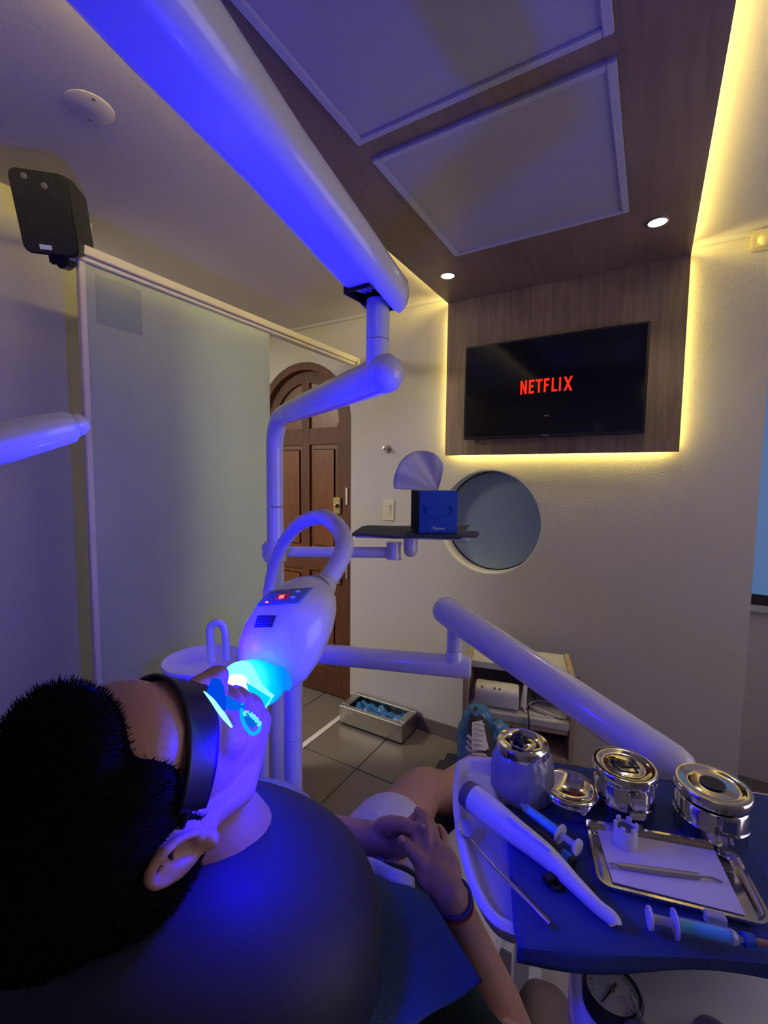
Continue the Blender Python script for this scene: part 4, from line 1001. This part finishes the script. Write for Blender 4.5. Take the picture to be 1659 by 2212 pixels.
for k in range(6):
    y_ = 1331+4.3*k; decal([(556-1.2*k, y_), (596-1.5*k, y_-1), (596-1.5*k, y_+2), (556-1.2*k, y_+2.6)], 6, 1, 'vent_slot', M['bluedark'], wl, .0006)
# nozzle: skirted hood opening towards the mouth, glowing lens inside
mo = P(520, 1545, .525)       # mouth
nz = P(545, 1440, LB-.055)
nd2 = (mo-nz).normalized(); s2_ = (RX-nd2*RX.dot(nd2)).normalized(); u2_ = nd2.cross(s2_)
def hood(r0, r1, t0, t1, name, m_, a0=0., a1=1., sq=1., mb=None, th=.0015, bulge=0.):
    def fn(u, v):
        a_ = 2*math.pi*lerp(a0, a1, u); r = lerp(r0, r1, v)+bulge*math.sin(math.pi*v); c_ = nz+nd2*lerp(t0, t1, v)
        return c_+s2_*(math.cos(a_)*r)+u2_*(math.sin(a_)*r*sq)
    return kid(MB().grid(fn, 32, 8), name, m_, wl, smooth=180, thick=th)
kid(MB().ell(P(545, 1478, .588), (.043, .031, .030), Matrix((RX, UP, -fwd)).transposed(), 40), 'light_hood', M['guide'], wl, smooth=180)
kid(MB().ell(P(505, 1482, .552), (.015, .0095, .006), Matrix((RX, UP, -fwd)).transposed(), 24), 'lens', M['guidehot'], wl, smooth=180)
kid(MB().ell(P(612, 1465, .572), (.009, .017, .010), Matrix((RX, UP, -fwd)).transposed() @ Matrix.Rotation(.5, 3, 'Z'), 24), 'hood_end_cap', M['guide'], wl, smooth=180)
# arch, skirt and plate of the hood, lamp light painted as emission
def ribbon(pa, pb, name, m_, n_=10):
    A_ = bez(pa, n_); B_ = bez(pb, n_); nn_ = min(len(A_), len(B_))
    m2 = MB(); va = [m2.bm.verts.new(p) for p in A_]; vb = [m2.bm.verts.new(p) for p in B_]
    for i in range(nn_-1): m2.bm.faces.new((va[i], va[i+1], vb[i+1], vb[i]))
    return kid(m2, name, m_, wl, smooth=180, thick=.0015)
d0 = .552
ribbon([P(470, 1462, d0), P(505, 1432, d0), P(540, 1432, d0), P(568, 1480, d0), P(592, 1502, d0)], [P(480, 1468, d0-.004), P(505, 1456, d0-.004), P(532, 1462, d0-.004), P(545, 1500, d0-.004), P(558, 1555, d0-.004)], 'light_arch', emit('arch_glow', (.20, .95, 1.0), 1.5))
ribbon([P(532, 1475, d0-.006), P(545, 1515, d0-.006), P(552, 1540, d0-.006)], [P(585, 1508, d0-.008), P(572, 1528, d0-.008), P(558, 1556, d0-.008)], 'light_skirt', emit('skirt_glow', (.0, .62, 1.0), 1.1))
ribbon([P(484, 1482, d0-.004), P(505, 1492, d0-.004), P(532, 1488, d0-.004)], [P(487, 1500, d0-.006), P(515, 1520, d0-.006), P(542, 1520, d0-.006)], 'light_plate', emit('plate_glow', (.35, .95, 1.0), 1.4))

# ------------------------------------------------------------------ patient's chair
ch = thing('dental_chair', 'navy dental chair with a wide padded headrest under the patient', 'dental chair', (P(900, 1900, .95).x, P(900, 1900, .95).y, 0))
HC = CAM+CV(-.19, .435, .475)
Rh = Matrix((RX, -UP, fwd)).transposed()
Rh = Rh @ Matrix.Rotation(math.radians(12), 3, 'Z')
kid(MB().ell(HC, (.19, .115, .155), Rh, 48, pw=.86), 'headrest', M['navyvinyl'], ch, smooth=180)
kid(MB().ell(CAM+CV(-.165, .455, .60), (.092, .097, .04), Rh, 36), 'headrest_shell', M['shellgrey'], ch, smooth=180)
bk0 = CAM+CV(-.10, .58, .48); bk1 = CAM+CV(.03, .86, .84)
tdir = (bk1-bk0).normalized(); sdv = (RX-tdir*RX.dot(tdir)).normalized(); ndv = sdv.cross(tdir)
Rk = Matrix((sdv, tdir, ndv)).transposed()
kid(MB().ell((bk0+bk1)/2-ndv*.0, (.125, .27, .045), Rk, 32, pw=.6), 'backrest', M['navyvinyl'], ch, smooth=180)
seat0 = CAM+CV(.05, .885, .90); foot0 = CAM+CV(.34, .93, 1.62)
sc1 = (seat0+foot0)/2; td2 = (foot0-seat0).normalized(); sd3 = (RX-td2*RX.dot(td2)).normalized(); nd3 = sd3.cross(td2)
kid(MB().box(sc1, (.28, (foot0-seat0).length+.05, .08), Matrix((sd3, td2, nd3)).transposed(), .03), 'seat_cushion', M['navyvinyl'], ch, smooth=50)
kid(MB().box((seat0.x+.12, seat0.y+.25, .29), (.16, .22, .30), None, .03), 'lift_column', M['white'], ch, smooth=50)
kid(MB().box((seat0.x+.12, seat0.y+.25, .0715), (.34, .60, .14), Matrix.Rotation(-.25, 3, 'Z'), .03), 'base_plate', M['shellgrey'], ch, smooth=50)
kid(MB().ell(P(1178, 2262, .80), (.055, .10, .045), Matrix.Rotation(.2, 3, 'Z'), 32, pw=.75), 'armrest', M['vinylbrown'], ch, smooth=180)
kid(MB().tube([P(1178, 2275, .80)-Vector((0, 0, .03)), P(1178, 2275, .80)-Vector((0, 0, .28))], .018, 14), 'armrest_post', M['steelb'], ch)
ch_ = MB().tube([P(1078, 2030, .86), P(1082, 2100, .86), P(1070, 2200, .86)], .004, 8)

# ------------------------------------------------------------------ patient
pe = thing('person', 'person lying back in a blue bib, white shorts and dark shirt with hands clasped', 'person', CAM+CV(.02, .83, .80))
# head frame in view coordinates
uH = CV(-.50, -.34, -.79).normalized()
fH0 = CV(.26, -.93, .05); fH = (fH0-uH*fH0.dot(uH)).normalized(); sH = fH.cross(uH).normalized()
S = .91
HE = CAM+CV(-.163, .268, .366)         # ear canal
HO = HE - sH*.074
def H(s, f, u): return HO + sH*s*S + fH*f*S + uH*u*S
RH = Matrix((sH, fH, uH)).transposed()
B = MB()
B.ell(H(0, -.012, .035), (.074, .096, .088), RH, 40)
B.ell(H(0, .040, -.012), (.062, .062, .090), RH, 32)
B.ell(H(0, .050, .040), (.062, .050, .045), RH, 28)
B.ell(H(0, .048, -.072), (.052, .050, .036), RH, 28)
B.ell(H(0, .078, -.100), (.024, .020, .016), RH, 20)
for s_ in (-1, 1):
    B.chain([H(.060*s_, .0, -.030), H(.055*s_, .020, -.075), H(.020*s_, .075, -.104)], [.016, .016, .014])
    B.ell(H(.040*s_, .070, -.035), (.026, .022, .024), RH, 20)
    B.ell(H(.028*s_, .080, .024), (.024, .010, .008), RH, 16)
B.chain([H(0, .098, .006), H(0, .112, -.022), H(0, .118, -.034)], [.008, .010, .012])
for s_ in (-1, 1): B.ell(H(.011*s_, .108, -.037), .008, n=12)
B.ell(H(0, .098, -.062), (.024, .010, .006), RH, 16); B.ell(H(0, .096, -.080), (.022, .010, .007), RH, 16)
# ears
def ear(s_, B):
    e = lambda a_, b_, c_: H(s_*(.074+c_), a_, b_)
    B.ell(e(-.008, -.001, .001), (.005, .021, .032), RH, 24)
    hel = []
    for k in range(17):
        t = math.radians(lerp(-30, 250, k/16)); hel.append(e(-.010-.0195*math.cos(math.radians(90)-t)*1.0 if False else -.010+.0185*math.cos(t+math.radians(0)), .006+.029*math.sin(t), .014+.005*math.sin(t)))
    B.chain(hel, [.0036+.0012*math.sin(k/16*math.pi) for k in range(17)], 10)
    B.chain([e(-.006, -.030, .009), e(-.002, -.027, .008)], [.0085, .0075], 12)
    B.chain([e(-.018, -.018, .012), e(-.020, .004, .013), e(-.013, .020, .012), e(-.004, .018, .009)], [.003, .0034, .003, .0026], 10)
    B.chain([e(.006, .000, .007), e(.005, -.008, .008), e(-.004, -.018, .008)], [.004, .0045, .004], 10)
ear(1, B); ear(-1, B)
# neck and trunk
nk = CAM+CV(-.12, .455, .525)
B.chain([H(0, -.02, -.06), lerp(H(0, -.02, -.06), nk, .6), nk], [.052, .051, .053], 24)
shR = CAM+CV(.090, .640, .490); shL = CAM+CV(-.20, .58, .67); chest = CAM+CV(-.01, .66, .61); belly = CAM+CV(.00, .735, .76); hip = CAM+CV(.03, .79, .86)
hipR = CAM+CV(.09, .80, .83); hipL = CAM+CV(-.04, .755, .92)
B.chain([nk, chest], [.06, .10], 24); B.chain([shL, chest, shR], [.062, .095, .062], 24); B.chain([chest, belly, hip], [.110, .105, .105], 24)
B.chain([hipL, hip, hipR], [.09, .10, .09], 20)
# right arm: elbow out to the lower right, hand forward
elR = P(1120, 2290, .74); wrR = P(972, 1935, .735)
B.chain([shR, lerp(shR, elR, .5), elR, lerp(elR, wrR, .35), lerp(elR, wrR, .75), wrR], [.055, .046, .043, .043, .033, .0285], 20)
elL = CAM+CV(-.19, .62, .86); wrL = P(795, 1808, .875)
B.chain([shL, lerp(shL, elL, .5), elL, lerp(elL, wrL, .4), wrL], [.055, .046, .042, .038, .028], 20)
# hands
def pal(a_, b_, w_, t_, side, B):
    c_ = (a_+b_)/2; y_ = (b_-a_).normalized(); x_ = (side-y_*side.dot(y_)).normalized(); z_ = x_.cross(y_)
    B.ell(c_, (w_, (b_-a_).length*.60, t_), Matrix((x_, y_, z_)).transposed(), 24, pw=.8)
knR = P(928, 1838, .790)
pal(P(965, 1922, .745), knR, .040, .016, RX, B)
B.chain([wrR, P(948, 1895, .760)], [.029, .026])
# right fingers over the left hand
def fing(pts, B, r=.0092): B.chain(pts, [r, r*.97, r*.92, r*.84][:len(pts)], 12)
fing([P(906, 1836, .790), P(898, 1800, .812), P(908, 1775, .835), P(920, 1768, .862)], B)
fing([P(925, 1826, .792), P(921, 1786, .812), P(914, 1760, .836), P(902, 1752, .856)], B, .0098)
fing([P(944, 1824, .795), P(936, 1790, .822), P(926, 1770, .848), P(910, 1765, .870)], B)
fing([P(960, 1832, .800), P(960, 1806, .830), P(950, 1790, .855), P(934, 1786, .872)], B, .0085)
B.chain([P(925, 1880, .765), P(900, 1852, .775), P(884, 1832, .785), P(869, 1817, .792)], [.017, .0125, .0112, .0098], 12)
# left hand
pal(P(812, 1812, .870), P(885, 1806, .850), .040, .018, UP, B)
B.chain([wrL, P(830, 1812, .868)], [.028, .026])
B.chain([P(842, 1785, .855), P(868, 1781, .838), P(892, 1792, .822), P(911, 1789, .812)], [.019, .0140, .0118, .0102], 12)
fing([P(882, 1780, .858), P(897, 1764, .868), P(912, 1772, .876), P(925, 1790, .872)], B)
fing([P(888, 1800, .858), P(915, 1798, .868), P(938, 1800, .862), P(952, 1794, .846)], B, .0098)
fing([P(888, 1820, .858), P(915, 1824, .862), P(932, 1826, .852), P(940, 1818, .840)], B)
fing([P(880, 1838, .860), P(905, 1845, .856), P(922, 1848, .845), P(932, 1842, .832)], B, .0082)
# legs
knL = P(905, 1712, 1.17); anL = P(1045, 1640, 1.50)
B.chain([hipL, lerp(hipL, knL, .5), knL, P(925, 1705, 1.20)], [.088, .074, .058, .054], 24)
B.chain([P(925, 1705, 1.20), P(968, 1715, 1.29), anL], [.053, .056, .036], 24)
kR = P(1085, 1805, 1.08); anR = P(1100, 1655, 1.50)
B.chain([hipR, lerp(hipR, kR, .5), kR, lerp(kR, anR, .35), anR], [.088, .075, .056, .054, .036], 24)
B.chain([anL, P(1040, 1600, 1.56)], [.036, .030]); B.chain([anR, P(1088, 1610, 1.56)], [.036, .030])
body = kid(B, 'body', M['skin'], pe, smooth=0); remesh(body, .0032, 4, .5)
# nails
for p_, t_ in ((P(867, 1815, .782), .8), (P(912, 1786, .802), .8)):
    kid(MB().ell(p_, (.0055, .0055, .003), Rh), 'nail', M['nail'], pe)
# eyes behind the goggles
for s_ in (-1, 1): kid(MB().ell(H(.031*s_, .078, .005), .0125, n=16), 'eye', M['print'], pe)
# hair: cap plus strands
hb = MB()
hb.ell(H(0, -.020, .052), (.083, .100, .086), RH, 32)
hb.ell(H(0, -.050, .000), (.077, .070, .070), RH, 28)
hb.ell(H(0, .042, .094), (.062, .052, .040), RH, 24)
for s_ in (-1, 1): hb.ell(H(.062*s_, .030, .052), (.018, .034, .036), RH, 16); hb.ell(H(.070*s_, .012, .030), (.010, .022, .030), RH, 16); hb.ell(H(.073*s_, .008, -.002), (.005, .009, .020), RH, 12)
hair = kid(hb, 'hair', M['hair'], pe, smooth=0); remesh(hair, .004, 3, .5)
rnd = random.Random(3)
vs = hair.data.vertices; sm_ = MB(); cnt = 0
hc = H(0, -.03, .03)
for k in range(22000):
    v = vs[rnd.randrange(len(vs))]; p = v.co.copy(); nrm_ = v.normal.copy()
    loc = RH.transposed() @ (p-HO)
    d_ = (nrm_*.9 + sH*(rnd.uniform(-.35, .35)) + fH*rnd.uniform(-.1, .55) + uH*rnd.uniform(-.3, .2)).normalized()
    Lh = rnd.uniform(.002, .007) * (1.5 if (loc.z > .09 and loc.y > -.01) else .8)
    side = d_.cross(Vector((rnd.uniform(-1, 1), rnd.uniform(-1, 1), rnd.uniform(-1, 1)))).normalized()*.00045
    a_ = sm_.bm.verts.new(p-side-nrm_*.001); b_ = sm_.bm.verts.new(p+side-nrm_*.001); c_ = sm_.bm.verts.new(p+d_*Lh*.6+side*.7); e_ = sm_.bm.verts.new(p+d_*Lh*.6-side*.7)
    f_ = sm_.bm.verts.new(p+d_*Lh+(nrm_*-.1+fH*.15)*Lh)
    sm_.bm.faces.new((a_, b_, c_, e_)); sm_.bm.faces.new((e_, c_, f_))
st_ = kid(sm_, 'hair_strands', M['hair'], pe, smooth=0); st_['kind'] = 'stuff'
# clothes
sh = MB()
sh.chain([lerp(nk, chest, .45), chest, belly, lerp(belly, hip, .3)], [.070, .120, .112, .106], 24)
sh.chain([lerp(shL, chest, .1), lerp(shL, chest, .7)], [.072, .105], 24); sh.chain([lerp(shR, chest, .7), lerp(shR, chest, .05)], [.105, .074], 24)
shirt = kid(sh, 'shirt', M['shirt'], pe, smooth=0); remesh(shirt, .006, 4)
sl = MB(); sl.chain([shR+RX*.006, lerp(shR, elR, .34)], [.066, .056], 24)
slv = kid(sl, 'sleeve', M['shirtnavy'], pe, smooth=0); remesh(slv, .006, 2); slv['label'] = 'navy short sleeve at the right arm'
sl = MB(); sl.chain([shL, lerp(shL, elL, .55)], [.070, .060], 24)
slv = kid(sl, 'sleeve', M['shirtnavy'], pe, smooth=0); remesh(slv, .006, 2)
so_ = MB(); so_.chain([hipL+CV(0, .01, 0), hip, hipR], [.108, .122, .108], 24)
so_.chain([hipL, lerp(hipL, knL, .38)], [.106, .096], 24); so_.chain([hipR, lerp(hipR, kR, .62)], [.106, .090], 24)
shr = kid(so_, 'shorts', M['shorts'], pe, smooth=0); remesh(shr, .007, 3)
# pleats of the far trouser leg
# bracelet
wd = (elR-wrR).normalized(); wx = (RX-wd*RX.dot(wd)).normalized(); wz = wd.cross(wx)
def band(c_, r_b, rad, name, m_):
    pts_ = [c_+wx*(math.cos(2*math.pi*k/24)*r_b)+wz*(math.sin(2*math.pi*k/24)*r_b)+wd*(.006*math.sin(2*math.pi*k/24*2)) for k in range(25)]
    return MB().tube(pts_, rad, 8, False)
brc = solo(band(wrR+wd*.008, .0325, .0030, 'b', None), 'cord_bracelet', M['bracelet'], 'blue cord bracelet round the wrist', 'bracelet', group='cord bracelets on the wrist')
brr = solo(band(wrR+wd*.016, .0325, .0018, 'b', None), 'cord_bracelet', M['braceletred'], 'thin red cord bracelet round the wrist just behind the blue one', 'bracelet', group='cord bracelets on the wrist')
# goggles
gg = thing('goggles', 'dark wraparound safety goggles over the eyes', 'goggles', H(0, .1, .0))
m = MB()
def gf(u, v):
    a_ = lerp(-1.45, 1.45, u); hh = lerp(.021, .015, abs(a_)/1.45); rr_ = .095+.002*math.cos(a_*2)
    return H(math.sin(a_)*.080, .014+math.cos(a_)*rr_, .004+hh*(v*2-1))
kid(m.grid(gf, 36, 8), 'lens', M['goggle'], gg, smooth=180, thick=.003)
for s_ in (-1, 1): kid(MB().tube(bez([H(.076*s_, .026, .006), H(.079*s_, .002, .008), H(.080*s_, -.012, .010), H(.079*s_, -.032, -.010)], 6), .0035, 10), 'temple', M['goggle'], gg)
# cheek retractor at the lips, blue lamp light painted as emission
rt = thing('cheek_retractor', 'clear plastic cheek retractor flaps glowing blue at the open mouth', 'retractor', H(0, .12, -.07))
bpy.context.view_layer.update()
BBV = BVHTree.FromObject(body, bpy.context.evaluated_depsgraph_get())
def onface(x, y, lift=.004):
    r_ = ray(x, y); L_ = r_.length; h_ = BBV.ray_cast(CAM, r_/L_)
    d_ = .392
    if h_[0] is not None: d_ = min(d_, (h_[3]-lift)/L_)
    return P(x, y, max(d_, .33))
def flap(pa, pb, name, m_, n_=8):
    A_ = bez([onface(*p) for p in pa], n_); B_ = bez([onface(*p) for p in pb], n_)
    m2 = MB(); nn_ = min(len(A_), len(B_)); C_ = [(a_+b_)/2+(CAM-a_).normalized()*.002 for a_, b_ in zip(A_, B_)]
    va, vc, vb = [[m2.bm.verts.new(p) for p in L] for L in (A_, C_, B_)]
    for i in range(nn_-1):
        m2.bm.faces.new((va[i], va[i+1], vc[i+1], vc[i])); m2.bm.faces.new((vc[i], vc[i+1], vb[i+1], vb[i]))
    return kid(m2, name, m_, rt, smooth=180, thick=.0009)
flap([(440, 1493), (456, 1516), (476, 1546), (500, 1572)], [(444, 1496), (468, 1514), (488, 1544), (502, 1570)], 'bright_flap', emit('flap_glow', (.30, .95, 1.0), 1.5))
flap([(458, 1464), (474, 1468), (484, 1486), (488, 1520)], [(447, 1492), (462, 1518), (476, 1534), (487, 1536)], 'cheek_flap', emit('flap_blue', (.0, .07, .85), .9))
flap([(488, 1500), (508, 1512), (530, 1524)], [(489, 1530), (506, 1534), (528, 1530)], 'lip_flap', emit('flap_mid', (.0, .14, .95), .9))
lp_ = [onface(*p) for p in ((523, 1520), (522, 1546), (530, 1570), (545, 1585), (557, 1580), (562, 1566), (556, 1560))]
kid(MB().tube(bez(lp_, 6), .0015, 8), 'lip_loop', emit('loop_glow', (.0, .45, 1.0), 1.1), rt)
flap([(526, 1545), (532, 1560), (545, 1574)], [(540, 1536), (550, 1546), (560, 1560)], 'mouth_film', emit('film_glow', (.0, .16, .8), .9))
for k in range(6):  # teeth, the lamp's blue light on them put into emission
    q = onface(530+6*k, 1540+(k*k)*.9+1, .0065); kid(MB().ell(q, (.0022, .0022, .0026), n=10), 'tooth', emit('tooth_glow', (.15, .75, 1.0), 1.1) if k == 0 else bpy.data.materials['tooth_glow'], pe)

# bib over the chest
FLc, FRc, NRc, NLc = P(745, 1868, .70), P(926, 1932, .655), P(1042, 2122, .500), P(720, 2330, .355)
cenb = chest
bpy.context.view_layer.update(); dg_ = bpy.context.evaluated_depsgraph_get()
SBV = [BVHTree.FromObject(shirt, dg_)]
def bibf(u, v):
    p = lerp(lerp(FLc, FRc, u), lerp(NLc, NRc, u), v)
    dv_ = (p-CAM); L_ = dv_.length; dv_.normalize(); best = L_
    for bvt in SBV:
        for off in (Vector((0, 0, 0)), RX*.012, -RX*.012, UP*.012, -UP*.012):
            hh = bvt.ray_cast(CAM+off, dv_)
            if hh[0] is not None: best = min(best, hh[3]-.007)
    return CAM+dv_*best - UP*.0015*math.sin(14*u+3*v)
BB = solo(MB().grid(bibf, 36, 36), 'dental_bib', M['bib'], 'blue paper bib spread over the chest of the patient', 'bib', thick=.0012)

kid(MB().grid(lambda u, v: bibf(lerp(.0, .85, u), -.008)+UP*(.006*v+.008*v*math.sin(math.pi*u))+fwd*.014*v-UP*.002, 20, 3), 'plastic_edge', M['bibplastic'], BB, thick=.0006)
# shoes and covers
def shoe(an, toe, name, withlace):
    d_ = (toe-an).normalized(); 
    m = MB(); m.chain([an, lerp(an, toe, .45), toe], [.042, .042, .036], 20)
    s_ = kid(m, 'sneaker', M['shoe'], pe, smooth=0); remesh(s_, .006, 3); return s_
toeL = P(1030, 1545, 1.60); toeR = P(1082, 1585, 1.60)
sL = shoe(P(1045, 1632, 1.50), toeL, 'l', True); sR = shoe(P(1100, 1650, 1.50), toeR, 'r', False)
tg = MB()
for k in range(7):
    y_ = 1562+11*k; a_ = P(1024-.6*k+0, y_, 1.525-.014*k+.0); b_ = P(1046+.5*k, y_+3, 1.525-.014*k); tg.tube([a_, (a_+b_)/2+(CAM-a_).normalized()*.008, b_], .0032, 8)
kid(tg, 'laces', M['shoewhite'], sL)
kid(MB().prism([P(1020, 1560, 1.545), P(1042, 1556, 1.545), P(1056, 1618, 1.455), P(1018, 1624, 1.455)], (CAM-P(1035, 1590, 1.5)).normalized()*.006), 'tongue', M['shoewhite'], sL, smooth=0)
for k in range(3):
    kid(MB().prism([P(1008-2*k, 1590+12*k, 1.485), P(1012-2*k, 1585+12*k, 1.485), P(1022-2*k, 1597+12*k, 1.46), P(1019-2*k, 1603+12*k, 1.46)], (CAM-P(1015, 1590, 1.5)).normalized()*.004), 'stripe', M['shoewhite'], sL, smooth=0)
def cover(cpts_, rs_, label):
    m = MB(); m.chain(cpts_, rs_, 22); o_ = m.build('shoe_cover', M['cover'], None, smooth=0); remesh(o_, .008, 2)
    for v in o_.data.vertices: v.co += v.normal*(.0035*math.sin(v.co.x*160+v.co.z*90)*math.cos(v.co.y*140))
    o_['label'] = label; o_['category'] = 'shoe cover'; BASE[o_.name] = Matrix.Identity(4); return o_
cover([P(1032, 1552, 1.605), P(1020, 1590, 1.64), P(1018, 1640, 1.60)], [.052, .058, .050], 'crinkled blue plastic cover over the toe of the laced shoe')
cover([P(1078, 1585, 1.60), P(1082, 1620, 1.56)], [.046, .050], 'crinkled blue plastic cover over the foot beside the steel jar')
